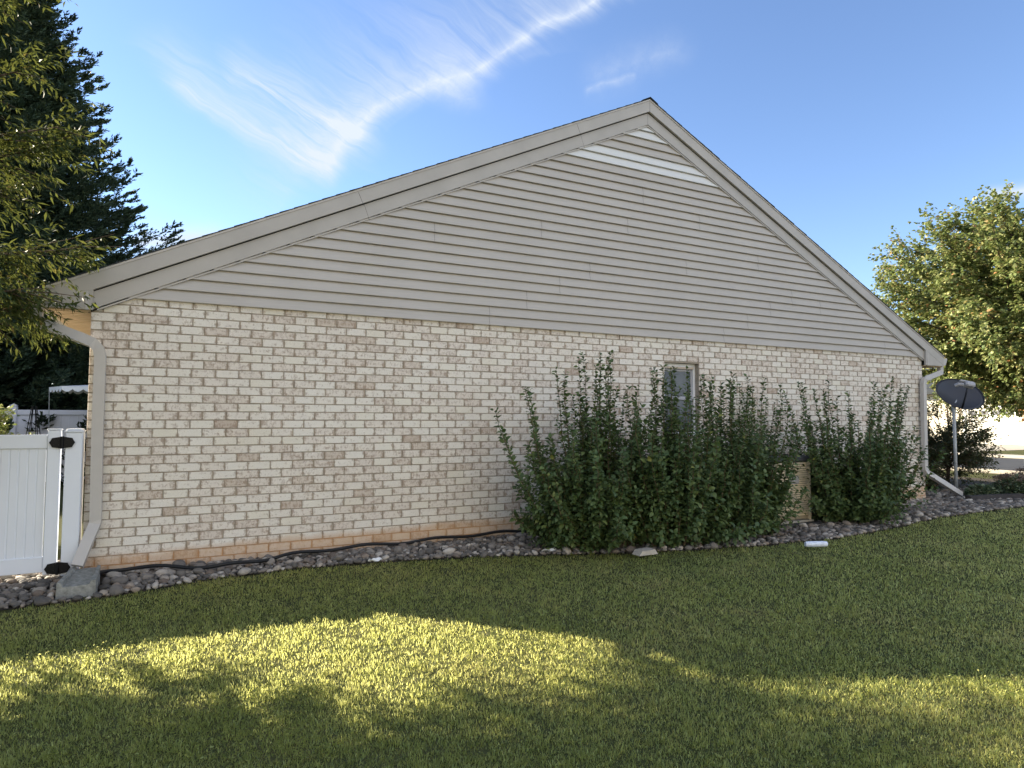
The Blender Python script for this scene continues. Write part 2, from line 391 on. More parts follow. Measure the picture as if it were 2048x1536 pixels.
so_ = NT('soil_lawn'); s1 = so_.noise(so_.pos(), 1.0, 5); s2 = so_.noise(so_.pos(), 45, 4, .7)
sc = so_.ramp(so_.math('ADD', so_.math('MULTIPLY', s1, .5), so_.math('MULTIPLY', s2, .5)), [(.3, (.040,.048,.018)), (.55, (.07,.075,.028)), (.75, (.12,.10,.055))])
so_.color(sc, .95, .1); so_.bump(s2, .6, .02); M_ground = so_.m
be = NT('bed_soil'); b2 = be.noise(be.pos(), 30, 5, .7); be.color(be.ramp(b2, [(.3, (.03,.026,.022)), (.7, (.10,.085,.07))]), .95, .1); be.bump(b2, .8, .02); M_bed = be.m
rk = NT('river_stone'); oi = rk.node('ShaderNodeObjectInfo'); ra = rk.attr('v')
rr = rk.math('FRACT', rk.math('ADD', oi.outputs['Random'], ra)); rn = rk.noise(rk.pos(), 35, 4)
rc = rk.ramp(rr, [(0, (.075,.07,.065)), (.25, (.14,.128,.115)), (.45, (.22,.20,.18)), (.6, (.16,.125,.10)), (.75, (.29,.265,.235)), (.88, (.50,.46,.41)), (1, (.22,.165,.12))])
rc = rk.mix(.45, rc, rk.ramp(rn, [(.3, (.4,.4,.4)), (.7, (1,1,1))]), 'MULTIPLY'); rk.color(rc, .75, .3); rk.bump(rn, .25, .004); M_rock = rk.m
M_asphalt = mat_plain('asphalt', (.05,.052,.056), .9, .2, 3, .2)
M_pave = mat_plain('concrete_pave', (.36,.33,.28), .9, .1, 4, .2)
M_cream = mat_plain('cream_siding', (.62,.57,.46), .7, .05, 1, .2)
M_garage = mat_plain('garage_white', (.72,.69,.60), .5, .04, 1, .3)

# ------------------------------------------------------------------ setting: ground, street
def sheet(name, pts, z, mat):
    me = bpy.data.meshes.new(name); me.from_pydata([(x, y, z) for x, y in pts], [], [tuple(range(len(pts)))]); me.update()
    if me.polygons[0].normal.z < 0: me.flip_normals()
    me.materials.append(mat); o = bpy.data.objects.new(name, me); COL.objects.link(o); o['kind'] = 'structure'; return o
g = sheet('ground', [(-600, -600), (600, -600), (600, 600), (-600, 600)], -0.03, M_ground)
bed_edge = [(-3.4, -1.0), (-1.107, -.97), (-.545, -.95), (.0, -.76), (.388, -.66), (1.0, -.60), (1.709, -.66), (2.4, -.80), (3.133, -1.02), (4.234, -1.42), (5.0, -1.58), (5.675, -1.72), (6.8, -1.80), (7.96, -1.68), (9.5, -1.40), (11.418, -1.30), (13.2, -1.3), (15.5, -1.2)]
sheet('gravel_bed_soil', [(-3.4, .9)] + bed_edge + [(17.0, 1.5), (16.5, 4.5), (12.3, 4.5), (11.7, .05), (-.8, .05), (-.9, .9)], -0.026, M_bed)
sheet('road', [(18.8, -60), (26.5, -60), (26.5, 60), (18.8, 60)], -0.022, M_asphalt)
kb = MB(); kb.box((26.5, -60, -.03), (26.66, 60, .08), bev=.02); kb.box((18.64, -60, -.03), (18.8, 60, .08), bev=.02)
o = kb.build('kerb', M_pave); o['kind'] = 'structure'
sheet('sidewalk', [(27.6, -60), (29.4, -60), (29.4, 60), (27.6, 60)], -0.02, M_pave)
sheet('driveway', [(29.45, 9), (39.9, 9), (39.9, 16.2), (29.45, 14.5)], -0.018, M_pave)
sheet('front_walk', [(15.6, -1.0), (18.6, -1.3), (18.6, 1.2), (15.6, .9)], -0.016, M_pave)

# ------------------------------------------------------------------ the brick house
XL, XR, XA = -0.73, 11.65, 5.547
def zr(x): return 5.674 - .482*abs(x-XA)
house = thing('brick_house', (5.5, 0, 0), 'cream brick house with taupe sided gable and long sloping rake boards', 'house')
DEP = 8.0
WX0, WX1, WZ0, WZ1 = 5.837, 6.447, 1.163, 2.130
def brick_wall():
    vs, fs, ed, rv = [], [], [], []
    H, Lb, J = .081, .2081, .0072
    z0 = .0405 - H*2
    for r in range(0, 33):
        zb = z0 + r*H + J*.5; zt = z0 + (r+1)*H - J*.5
        off = (0 if (r % 2) else Lb/2) + (-.326 % Lb)
        x = XL - Lb - ((XL - off) % Lb)
        while x < XR:
            a = x + J/2 + rng.normal()*.0012; b = x + Lb - J/2 + rng.normal()*.0012; x += Lb
            a = max(a, XL); b = min(b, XR)
            if b - a < .03: continue
            segs = [(a, b)]
            if zt > WZ0 - .03 and zb < WZ1 + .001:
                segs = []
                if a < WX0: segs.append((a, min(b, WX0)))
                if b > WX1: segs.append((max(a, WX1), b))
            for a_, b_ in segs:
                if b_ - a_ < .015: continue
                jz = rng.normal()*.0008; dy = abs(rng.normal())*.0022; tilt = rng.normal()*.0012; e = min(.028, (b_-a_)*.3); c = .0035
                y = -dy; base = len(vs); rnd = rng.random()
                yb = .010
                xs = [a_, a_+e, b_-e, b_]
                for i, xx in enumerate(xs):           # front face columns
                    cx = c if i == 0 else (-c if i == 3 else 0)
                    for zz, cz in ((zb, c), (zt, -c)):
                        wv = rng.normal()*.0009
                        vs.append((xx+cx, y + tilt*(1 if i > 1 else -1) + rng.normal()*.0005, zz+cz+jz+wv)); ed.append(1.0 if i in (0, 3) else 0.0); rv.append(rnd)
                for i, xx in enumerate(xs):
                    for zz in (zb, zt): vs.append((xx, yb, zz+jz)); ed.append(1.0 if i in (0, 3) else 0.0); rv.append(rnd)
                q = lambda i, k, s: base + s*8 + i*2 + k
                for i in range(3):
                    fs.append((q(i,0,0), q(i+1,0,0), q(i+1,1,0), q(i,1,0)))
                    fs.append((q(i,1,0), q(i+1,1,0), q(i+1,1,1), q(i,1,1)))
                    fs.append((q(i,0,1), q(i+1,0,1), q(i+1,0,0), q(i,0,0)))
                fs.append((q(0,0,1), q(0,0,0), q(0,1,0), q(0,1,1))); fs.append((q(3,0,0), q(3,0,1), q(3,1,1), q(3,1,0)))
    o = mesh_obj('brick_wall', np.array(vs), fs, M_brick, house, np.array(rv))
    at = o.data.attributes.new('edge', 'FLOAT', 'POINT'); at.data.foreach_set('value', np.array(ed, np.float32))
brick_wall()
mb = MB()      # mortar backing with the window hole
for (xa, xb, za, zb) in ((XL+.002, WX0, -.3, 2.6), (WX1, XR-.002, -.3, 2.6), (WX0, WX1, -.3, WZ0), (WX0, WX1, WZ1, 2.6)):
    mb.box((xa, .007, za), (xb, .20, zb))
mb.build('mortar_core', M_mortar, house)
mb = MB(); mb.box((XL, .012, -.3), (XL+.006, DEP, 2.6)); mb.box((XL+.006, DEP-.1, -.3), (XR-.006, DEP, 2.6)); mb.box((XR-.006, .012, -.3), (XR, DEP, 2.6))
mb.build('side_wall', M_side, house)
mb = MB(); mb.prism([(XL+.01, 2.6), (XR-.01, 2.6), (XA, zr(XA)-.12)], .03, .06); mb.build('gable_sheathing', M_siding, house); mb = MB(); mb.prism([(XL+.01, 2.6), (XR-.01, 2.6), (XA, zr(XA)-.12)], DEP-.06, DEP-.02)
mb.build('gable_sheathing', M_siding, house)
# lap siding: one polygon strip per course
mb = MB(); Z0S, ES = 2.453, .1122
def half(z): return (5.40 - z)/.482
for k in range(26):
    za = Z0S + k*ES; zb = za + ES
    if za > 5.36: break
    zb = min(zb, 5.39)
    ha, hb = half(za), max(half(zb), 0.01)
    white = .7 if (k in (24, 25) or k in (20, 21)) else 0.0
    if k == 24: white = .65
    xa0, xa1, xb0, xb1 = XA-.03-ha, XA+ha, XA-.03-hb, XA+hb
    mid = (za+zb)/2; hm = half(mid)
    zc = max(za+.02, zb-.015); hc = half(zc)
    vs = [(xa0, -.006, za), (xa1, -.006, za), (xa0, -.038, za), (xa1, -.038, za), (xa0, -.0385, za+.010), (xa1, -.0385, za+.010),
          (XA-.03-hm, -.0265, mid), (XA+hm, -.0265, mid), (XA-.03-hc, -.016, zc), (XA+hc, -.016, zc), (XA-.03-hc, -.005, zc+.001), (XA+hc, -.005, zc+.001), (xb0, -.004, zb), (xb1, -.004, zb)]
    mb.add(vs, [(0,1,3,2), (2,3,5,4), (4,5,7,6), (6,7,9,8), (8,9,11,10), (10,11,13,12)], white)
mb.build('siding', M_siding, house)
mb = MB()
for x, za, zb in ((2.51,3.37,3.57),(3.90,3.59,3.78),(5.21,3.80,4.02),(5.47,4.25,4.47),(6.465,4.05,4.24),(6.215,3.37,3.57),(4.61,3.13,3.35),(4.16,2.90,3.12),(3.695,2.68,2.90),(3.2,2.455,2.67),(8.32,3.13,3.35),(7.61,3.57,3.78),(8.966,3.02,3.22),(7.85,2.90,3.12),(7.376,2.68,2.88),(6.9,2.455,2.67),(10.565,2.455,2.64)):
    ka = round((za-Z0S)/ES); kb_ = max(ka+1, round((zb-Z0S)/ES))
    for k in range(ka, kb_):
        z = Z0S + k*ES
        pass
    z0_ = Z0S + ka*ES; nk = kb_-ka; mb = MB()
    v_ = []
    for k in range(nk): v_ += [(x-.0014, -.0405, z0_+k*ES+.002), (x+.0014, -.0405, z0_+k*ES+.002), (x+.0014, -.017, z0_+(k+1)*ES), (x-.0014, -.017, z0_+(k+1)*ES)]
    mb.add(v_, [(4*k, 4*k+1, 4*k+2, 4*k+3) for k in range(nk)] + [(4*k+3, 4*k+2, 4*k+5, 4*k+4) for k in range(nk-1)])
    mb.build('siding_seam', M_dark, house)
# frieze, fascia and J-channel along both rakes
def rake(y0, y1, t0, t1, xl, xr, mb, a=0.0, d=0.0):
    """band between vertical drops t0 (top) and t1 (bottom) below the roof line"""
    for x0, x1 in ((xl, XA), (XA, xr)):
        mb.prism([(x0, zr(x0)-t0), (x0, zr(x0)-t1), (x1, zr(x1)-t1), (x1, zr(x1)-t0)], y0, y1, a)
mb = MB(); rake(-.048, -.004, .1745, .330, XL-.02, XR+.03, mb); mb.build('frieze_board', M_trim, house)
mb = MB(); rake(-.014, -.003, .05, .345, XL-.018, XR+.028, mb); mb.build('rake_backing', M_dark, house)
mb = MB(); rake(-.0455, -.004, .3425, .356, XL+.05, XR-.04, mb); mb.build('siding_channel', M_siding, house)
mb = MB(); rake(-.085, -.0482, .012, .163, -1.07, 12.16, mb)
mb.build('rake_fascia', M_trim, house)
mb = MB(); rake(-.094, -.0852, -.004, .016, -1.075, 12.165, mb); mb.build('drip_edge', mat_plain('drip_metal', (.50,.47,.44), .4, .05), house)
mb = MB()
for x, t0, t1 in ((4.384,.03,.163),(1.63,.03,.163),(XA+.004,.03,.163)):
    s = .45 if x < XA-.1 else 0
    mb = MB(); z = zr(x); mb.add([(x-.002,-.0856,z-t0),(x+.002,-.0856,z-t0),(x+.002+s*.13,-.0856,z-t1),(x-.002+s*.13,-.0856,z-t1)], [(0,3,2,1)]); mb.build('board_joint', M_dark, house)
for x in (4.46, 1.70, XA-.004):
    s = .45 if x < XA-.1 else 0; z = zr(x); mb = MB()
    mb.add([(x-.0015,-.0486,z-.165),(x+.0015,-.0486,z-.165),(x+.0015+s*.13,-.0486,z-.328),(x-.0015+s*.13,-.0486,z-.328)], [(0,3,2,1)]); mb.build('board_joint', M_dark, house)
# eave returns (boxed ends), soffits, fascias, gutters
ZS = 2.315
for sgn, xw, xo in ((-1, XL, -1.07), (1, XR, 12.16)):
    mb = MB(); x0, x1 = sorted((xw - sgn*.02, xo))
    mb.prism([(x0, ZS), (x1, ZS), (x1, zr(x1)-.1635 if sgn < 0 else min(zr(x1)-.014, 2.6)), (x0, zr(x0)-.014 if sgn < 0 else zr(x0)-.1635)] if False else
             [(x0, ZS), (x1, ZS), (x1, max(ZS+.02, zr(x1)-.164)), (x0, max(ZS+.02, zr(x0)-.164))], -.083, -.049)
    mb.build('eave_return', M_trim, house)
    mb = MB(); xs = XL-.025 if sgn < 0 else XR+.025
    mb.box((xs-.012, -.089, ZS-.005), (xs+.012, -.0835, zr(xs)-.165), bev=.002); mb.build('corner_trim', M_gutter, house)
    mb = MB(); mb.box((min(xw, xo)+.001, -.046, ZS-.012), (max(xw, xo)-.001, DEP, ZS)); 
    for k in range(60):
        y = .02+k*.13; mb.box((min(xw, xo)+.02, y, ZS-.0165), (max(xw, xo)-.02, y+.012, ZS-.0125))
    mb.build('soffit', M_soffit, house)
    mb = MB(); mb.box((xo-.012, -.046, ZS-.01), (xo+.012, DEP, 2.478)); mb.build('eave_fascia', M_trim, house)
    # K-style gutter
    gx = xo + sgn*.0125; prof = [(0, 2.335), (sgn*.07, 2.335), (sgn*.085, 2.36), (sgn*.10, 2.40), (sgn*.118, 2.435), (sgn*.122, 2.462), (sgn*.112, 2.462), (sgn*.108, 2.44), (sgn*.09, 2.41), (sgn*.06, 2.347), (sgn*.006, 2.347), (sgn*.006, 2.462), (0, 2.462)]
    mb = MB(); mb.prism([(gx+a, z) for a, z in prof], -.06, DEP); mb.prism([(gx, 2.335), (gx+sgn*.07, 2.335), (gx+sgn*.118, 2.435), (gx+sgn*.118, 2.458), (gx, 2.458)], -.066, -.0605)
    mb.build('gutter', M_gutter, house)
def xo_(s): return -1.07 if s < 0 else 12.16
# roof shingles, stepped courses
mb = MB()
for sgn in (-1, 1):
    L = 6.66; n = 48; ca, sa = 1/math.sqrt(1+.482**2), .482/math.sqrt(1+.482**2)
    for k in range(n):
        d0 = (XA+1.10)*k/n; d1 = (XA+1.10)*(k+1.25)/n
        xa = XA + sgn*(XA+1.10 - d0); xb = XA + sgn*max(0, (XA+1.10 - d1))
        za, zb = zr(xa)+.017, zr(xb)+.010
        yo = -.100 - .006*rng.random()
        mb.add([(xa,yo,za),(xb,yo,zb),(xb,DEP+.1,zb),(xa,DEP+.1,za),(xa,yo,za-.014),(xb,yo,zb-.004),(xb,DEP+.1,zb-.004),(xa,DEP+.1,za-.014)],
               [(0,1,2,3),(7,6,5,4),(0,4,5,1),(3,2,6,7),(0,3,7,4),(1,5,6,2)])
mb.box((XA-.10, -.104, zr(XA)-.028), (XA+.10, DEP+.1, zr(XA)+.0)) if False else None
mb.add([(XA-.13,-.108,zr(XA)-.038),(XA,-.108,zr(XA)+.03),(XA+.13,-.108,zr(XA)-.038),(XA-.13,DEP,zr(XA)-.038),(XA,DEP,zr(XA)+.03),(XA+.13,DEP,zr(XA)-.038),
        (XA-.13,-.108,zr(XA)-.045),(XA,-.108,zr(XA)+.02),(XA+.13,-.108,zr(XA)-.045)], [(0,3,4,1),(1,4,5,2),(6,0,1,7),(7,1,2,8)])
for x0, x1 in ((-1.08, XA), (XA, 12.17)):
    mb.prism([(x0, zr(x0)+.001), (x0, zr(x0)-.02), (x1, zr(x1)-.02), (x1, zr(x1)+.001)], -.045, DEP)
mb.build('roof', M_shingle, house)
# window
mb = MB(); f = .035; yw = .075
mb.box((WX0, yw, WZ1-.045), (WX1-.0, yw+.06, WZ1)); mb.box((WX0, yw+.001, WZ0), (WX0+f, yw+.06, WZ1-.045)); mb.box((WX1-f, yw+.001, WZ0), (WX1, yw+.06, WZ1-.045)); mb.box((WX0+f, yw+.001, WZ0), (WX1-f, yw+.06, WZ0+f))
win = mb.build('window', M_white, house)
sh = MB(); sh.box((WX0+f, yw-.012, WZ1-.075), (WX1-f, yw+.02, WZ1-.046)); sh.build('head_trim', M_tan, win)
def sash(z0, z1, y, t=.032):
    s = MB(); a, b = WX0+f+.002, WX1-f-.002
    s.box((a, y, z0), (b, y+.022, z0+t), bev=.004); s.box((a, y, z1-t), (b, y+.022, z1), bev=.004)
    s.box((a, y+.001, z0+t), (a+t, y+.021, z1-t)); s.box((b-t, y+.001, z0+t), (b, y+.021, z1-t))
    sa_ = s.build('sash', M_greyplastic, win)
    p = MB(); p.box((a+t, y+.012, z0+t), (b-t, y+.016, z1-t)); p.build('pane', M_glass, win)
sash(1.64, WZ1-.078, yw-.004+.02); sash(WZ0+f+.002, 1.655, yw-.004)
si = MB(); si.box((WX0-.02, -.03, WZ0-.032), (WX1+.02, yw, WZ0), bev=.006); si.build('sill', M_white, win)
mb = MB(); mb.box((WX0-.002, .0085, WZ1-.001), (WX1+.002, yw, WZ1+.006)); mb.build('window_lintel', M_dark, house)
# downspouts
mb = MB(); Y_ = -.075
mb.rectsweep([(-1.12, -.03, 2.30), (-1.12, -.03, 2.22), (-1.07, -.045, 2.165), (-.78, Y_+.01, 2.055), (-.70, Y_, 2.02), (-.655, Y_, 1.97), (-.64, Y_, 1.90), (-.64, Y_, 1.2), (-.63, Y_, .47), (-.635, Y_-.005, .42), (-.665, -.13, .33), (-.735, -.245, .105)], .088, .062, (1, .0, 0.02))
mb.build('downspout', M_gutter, house)
mb = MB()
mb.box((-.688, -.111, 1.06), (-.588, -.04, 1.085)) if False else None
mb.rectsweep([(12.19, .0, 2.33), (12.19, .0, 2.26), (12.15, -.02, 2.20), (11.62, Y_, 2.075), (11.565, Y_, 2.05), (11.54, Y_, 1.99), (11.54, Y_, 1.90), (11.525, Y_, 1.2), (11.515, Y_, .56), (11.52, Y_, .50), (11.56, Y_-.01, .44), (12.42, -.16, .035)], .088, .062, (1, .0, .02))
mb.build('downspout', M_gutter, house)
mb = MB(); mb.box((-.69, -.045, 1.30), (-.58, .004, 1.325)); mb.build('downspout_strap', M_gutter, house); mb = MB(); mb.box((11.47, -.045, 1.5), (11.58, .004, 1.525)); mb.build('downspout_strap', M_gutter, house)

# ------------------------------------------------------------------ gate, posts, splash block, hose
gate = thing('gate', (-1.9, -.11, 0), 'white vinyl plank gate on black hinges left of the brick wall', 'gate')
gy0, gy1 = -.135, -.095
mb = MB()
x = -3.0; i = 0
while x < -1.03:
    mb.box((x+.0035, gy0+.012, .18), (min(x+.0605, -1.0), gy1-.012, 1.10), bev=.004); x += .0625
mb.box((-3.0, gy0+.016, .18), (-1.0, gy1-.016, 1.10)); mb.build('plank_panel', M_vinyl, gate)
mb = MB(); mb.box((-3.0, gy0-.004, 1.095), (-.992, gy1+.004, 1.212), bev=.005); mb.build('top_rail', M_vinyl, gate)
mb = MB(); mb.box((-3.0, gy0-.004, .055), (-.992, gy1+.004, .185), bev=.005); mb.build('bottom_rail', M_vinyl, gate)
mb = MB(); mb.box((-.991, gy0-.02, .035), (-.898, gy1+.02, 1.25), bev=.006); mb.box((-.991, gy0-.02, .035), (-.898, gy1+.02, 1.25)) if False else None
mb.build('hinge_stile', M_vinyl, gate)
mb = MB(); mb.box((-.997, gy0-.026, 1.2505), (-.892, gy1+.026, 1.262), bev=.004); mb.build('stile_cap', M_vinyl, gate)
mb = MB(); mb.box((-3.02, gy0-.004, .06), (-3.001, gy1+.004, 1.205), bev=.004); mb.build('latch_stile', M_vinyl, gate)
def hinge(z):
    m = MB(); cx = -.885; pts = []
    for k in range(16):
        an = 2*math.pi*k/16; r = 1 + .05*math.cos(an*8)
        pts.append((cx + .088*r*math.copysign(abs(math.cos(an))**.75, math.cos(an)), z + .049*r*math.copysign(abs(math.sin(an))**.8, math.sin(an))))
    m.prism(pts, gy0-.035, gy0-.0215)
    m.tube([(cx, gy0-.04, z-.052), (cx, gy0-.04, z+.052)], .013, 10)
    for ddx in (-.062, -.03, .03, .062):
        for dz in (-.02, .02): m.tube([(cx+ddx, gy0-.039, z+dz), (cx+ddx, gy0-.034, z+dz)], .006, 8)
    m.build('hinge', M_black, gate)
hinge(1.145); hinge(.085)
post = thing('fence_post', (-.81, -.11, 0), 'white vinyl gate post wedged between the gate and brick corner', 'fence post')
mb = MB(); mb.box((-.866, gy0-.014, -.02), (-.742, gy1+.125, 1.232), bev=.006); mb.build('post_shaft', M_vinyl, post)
mb = MB(); mb.box((-.874, gy0-.024, 1.2325), (-.737, gy1+.135, 1.246), bev=.003); mb.box((-.862, gy0-.010, 1.2465), (-.748, gy1+.12, 1.262), bev=.006); mb.build('post_cap', M_vinyl, post)

sp = thing('splash_block', (-.68, -.6, 0), 'grey weathered concrete splash block below the left downspout', 'splash block')
m = MB()
def splash():
    # tapering trough: three ridges, open to the front
    y0, y1 = -.82, -.22
    prof0 = [(-.80,-.03),(-.545,-.03),(-.545,.100),(-.575,.100),(-.59,.065),(-.755,.065),(-.77,.100),(-.80,.100)]
    prof1 = [(-.775,-.03),(-.565,-.03),(-.565,.095),(-.59,.095),(-.60,.075),(-.74,.075),(-.75,.095),(-.775,.095)]
    n = 8; ys = np.linspace(0, 1, 7); vs = []
    for t in ys:
        for (a, b), (c, d) in zip(prof0, prof1):
            j = .004*rng.normal(); vs.append((a+(c-a)*t+j, y0+(y1-y0)*t, b+(d-b)*t+j*.8))
    fs = [(i*n+k, i*n+(k+1) % n, (i+1)*n+(k+1) % n, (i+1)*n+k) for i in range(6) for k in range(n)] + [tuple(range(n-1,-1,-1)), tuple(6*n+k for k in range(n))]
    m.add(vs, fs)
splash(); m.build('block', M_conc, sp)

hp = [(-.60,-.47),(-.461,-.226),(-.077,-.30),(.315,-.47),(.698,-.385),(1.083,-.223),(1.587,-.144),(2.1,-.15),(2.609,-.10),(3.177,-.06),(3.66,-.08),(4.2,-.14)]
def catmull(P, n=6):
    P = [Vector((*p, 0)) if len(p) == 2 else Vector(p) for p in P]; out = []
    for i in range(len(P)-1):
        a, b, c, d = P[max(i-1,0)], P[i], P[i+1], P[min(i+2, len(P)-1)]
        for k in range(n):
            t = k/n; out.append(.5*((2*b)+(c-a)*t+(2*a-5*b+4*c-d)*t*t+(3*b-3*c+d-a)*t**3))
    return out + [P[-1]]
m = MB(); pts = catmull(hp)
m.tube([(p.x, p.y, .045 + .012*math.sin(i*.7)) for i, p in enumerate(pts)], .016, 8)
tag(m.build('hose', M_hose, smooth=True), 'black hose lying along the brick wall base on the stones', 'hose')

# ------------------------------------------------------------------ river stones
def in_bed(x, y):
    ex = np.interp(x, [p[0] for p in bed_edge], [p[1] for p in bed_edge])
    return ex
def ico(sub=1):
    t = (1+5**.5)/2
    v = [(-1,t,0),(1,t,0),(-1,-t,0),(1,-t,0),(0,-1,t),(0,1,t),(0,-1,-t),(0,1,-t),(t,0,-1),(t,0,1),(-t,0,-1),(-t,0,1)]
    f = [(0,11,5),(0,5,1),(0,1,7),(0,7,10),(0,10,11),(1,5,9),(5,11,4),(11,10,2),(10,7,6),(7,1,8),(3,9,4),(3,4,2),(3,2,6),(3,6,8),(3,8,9),(4,9,5),(2,4,11),(6,2,10),(8,6,7),(9,8,1)]
    v = [list(np.array(p)/np.linalg.norm(p)) for p in v]
    for _ in range(sub):
        c = {}; nf = []
        def midp(a, b):
            k = (min(a,b), max(a,b))
            if k not in c:
                p = (np.array(v[a])+np.array(v[b]))/2; v.append(list(p/np.linalg.norm(p))); c[k] = len(v)-1
            return c[k]
        for a, b, d in f:
            x, y, z = midp(a,b), midp(b,d), midp(d,a); nf += [(a,x,z),(b,y,x),(d,z,y),(x,y,z)]
        f = nf
    return np.array(v), np.array(f)
def stone(sub):
    V, F = ico(sub); D = rand_unit(6)
    s = 1 + .10*np.sin(V@D[0]*2.6+1)+.08*np.sin(V@D[1]*3.7)
    V = V*s[:, None]
    for d in D[2:5]:        # flattened facets
        h = V@d; lim = rng.uniform(.62, .85); V = V - np.maximum(h-lim, 0)[:, None]*d*.75
    return V*np.array([1, rng.uniform(.65, .9), rng.uniform(.42, .62)]), F
hero = []
for k in range(10):
    V, F = stone(2); me = bpy.data.meshes.new('river_stone'); me.from_pydata([tuple(map(float, p)) for p in V], [], [tuple(map(int, q)) for q in F]); me.update()
    at = me.attributes.new('v', 'FLOAT', 'POINT'); at.data.foreach_set('value', np.zeros(len(V), np.float32))
    me.polygons.foreach_set('use_smooth', np.ones(len(me.polygons), bool)); me.materials.append(M_rock); hero.append(me)
pts = []
cell = {}
def try_pt(x, y, r):
    g_ = (int(x/.12), int(y/.12))
    for i in (-1,0,1):
        for j in (-1,0,1):
            for (a, b, c_) in cell.get((g_[0]+i, g_[1]+j), ()):
                if (a-x)**2+(b-y)**2 < (.78*(r+c_))**2: return False
    cell.setdefault(g_, []).append((x, y, r)); return True
for t in range(110000):
    x = rng.uniform(-3.2, 15.5); e = float(in_bed(x, 0)); top = .7 if x < -.8 else (-.02 if x < 11.7 else .8)
    y = rng.uniform(e+.01, top)
    if -.83 < x < -.52 and -.9 < y < -.15: continue
    if 6.55 < x < 7.65 and -1.08 < y: continue
    r = float(rng.uniform(.016, .040)) if rng.random() < .86 else float(rng.uniform(.04, .062))
    if try_pt(x, y, r): pts.append((x, y, r))
pts = np.array(pts)
dist = np.hypot(pts[:, 0], pts[:, 1]+6.86); vis = (pts[:, 0] > -1.45)
score = pts[:, 2]/dist*vis
order = np.argsort(-score)
lab = 'smooth grey river stone in the bed along the brick wall'
for i in order[:300]:
    x, y, r = pts[i]; o = bpy.data.objects.new('river_stone', hero[int(rng.integers(10))]); COL.objects.link(o)
    o.location = (x, y, -.018 + r*.42); o.scale = (r*1.12, r*1.12, r*1.2); o.rotation_euler = (rng.normal()*.2, rng.normal()*.2, rng.uniform(0, 6.28))
    tag(o, lab, 'stone', 'river stones in the bed along the brick wall')
Vs, Fs, As, off = [], [], [], 0
base = [stone(1) for _ in range(14)]
for i in order[300:]:
    x, y, r = pts[i]; V, F = base[int(rng.integers(14))]; a = rng.uniform(0, 6.28); c_, s_ = math.cos(a), math.sin(a)
    Vr = V@np.array([[c_, s_, 0], [-s_, c_, 0], [0, 0, 1]]); tz = rng.normal()*.2
    Vr = Vr@np.array([[1, 0, tz], [0, 1, 0], [-tz, 0, 1]])
    Vs.append(Vr*r*1.14 + np.array([x, y, -.02+r*.42])); Fs.append(F+off); off += len(V); As.append(np.full(len(V), rng.random()))
o = mesh_obj('river_stones', np.concatenate(Vs), np.concatenate(Fs), M_rock, None, np.concatenate(As), True); tag(o, 'smaller and farther river stones filling the bed along the wall', 'stones', kind='stuff')

# ------------------------------------------------------------------ lawn
def make_grass():
    n = 1250000
    # sampled in the wedge the place is seen in, wide enough for a step aside
    dep = 1.6 * (13.5/1.6)**rng.random(n)
    lat = rng.uniform(-1, 1, n)*(.92*dep + 1.6)
    x = cr[0]*lat + .4556*dep; y = -6.86 - .4559*lat + .8898*dep
    e = np.interp(x, [p[0] for p in bed_edge], [p[1] for p in bed_edge])
    e = e + .05*np.sin(x*7.3) + .03*np.sin(x*19.1) + rng.normal(size=n)*.02
    keep = (y < e) & (x < 15.3)
    clump = .5+.5*np.sin(x*5.1+2*np.sin(y*3.7))*np.sin(y*6.3+1.5*np.sin(x*4.1))
    clump2 = .5+.5*np.sin(x*23+3*np.sin(y*17))*np.sin(y*29+2*np.sin(x*13))
    keep &= rng.random(n) < (.42+.2*clump+.38*clump2)
    x, y, dep, clump, clump2 = x[keep], y[keep], dep[keep], clump[keep], clump2[keep]; n = len(x)
    P = np.stack([x, y, np.full(n, -.032)], 1)
    az_ = rng.uniform(0, 2*np.pi, n); lean = np.abs(rng.normal(.55, .42, n))+.05
    D = np.stack([np.cos(az_)*np.sin(lean), np.sin(az_)*np.sin(lean), np.cos(lean)], 1)
    N = np.stack([-np.cos(az_)*np.cos(lean), -np.sin(az_)*np.cos(lean), np.sin(lean)], 1)
    L = rng.uniform(.015, .040, n)*(.6+.65*clump2); tall = rng.random(n) < .012; L[tall] *= 1.7
    Wd = rng.uniform(.0020, .0046, n)*np.clip(dep/3.2, .9, 2.4)
    V, F, A = leaves(P, D, N, L, Wd, rng.random(n)**1.3, 'blade', .32)
    k = 60000; i = rng.choice(n, k); cl = np.sin(x[i]*2.3+1.7*np.sin(y[i]*2.9))*np.sin(y[i]*3.1+x[i]) > .25; i = i[cl]; k = len(i)
    P2 = P[i] + np.stack([rng.normal(size=k)*.02, rng.normal(size=k)*.02, rng.uniform(.018, .042, k)], 1)
    a2 = rng.uniform(0, 6.28, k); D2 = np.stack([np.cos(a2), np.sin(a2), rng.uniform(-.1, .5, k)], 1)
    V2, F2, A2 = leaves(P2, D2, norm(np.array([0, 0, 1.0])+rng.normal(size=(k, 3))*.3), rng.uniform(.010, .020, k), rng.uniform(.008, .014, k), rng.uniform(0, .35, k), 'lance')
    F = np.concatenate([F, F2+len(V)]); V = np.concatenate([V, V2]); A = np.concatenate([A, A2])
    o = mesh_obj('grass', V, F, M_grass, None, A); tag(o, 'short patchy green and straw lawn grass', 'grass', kind='stuff')
make_grass()

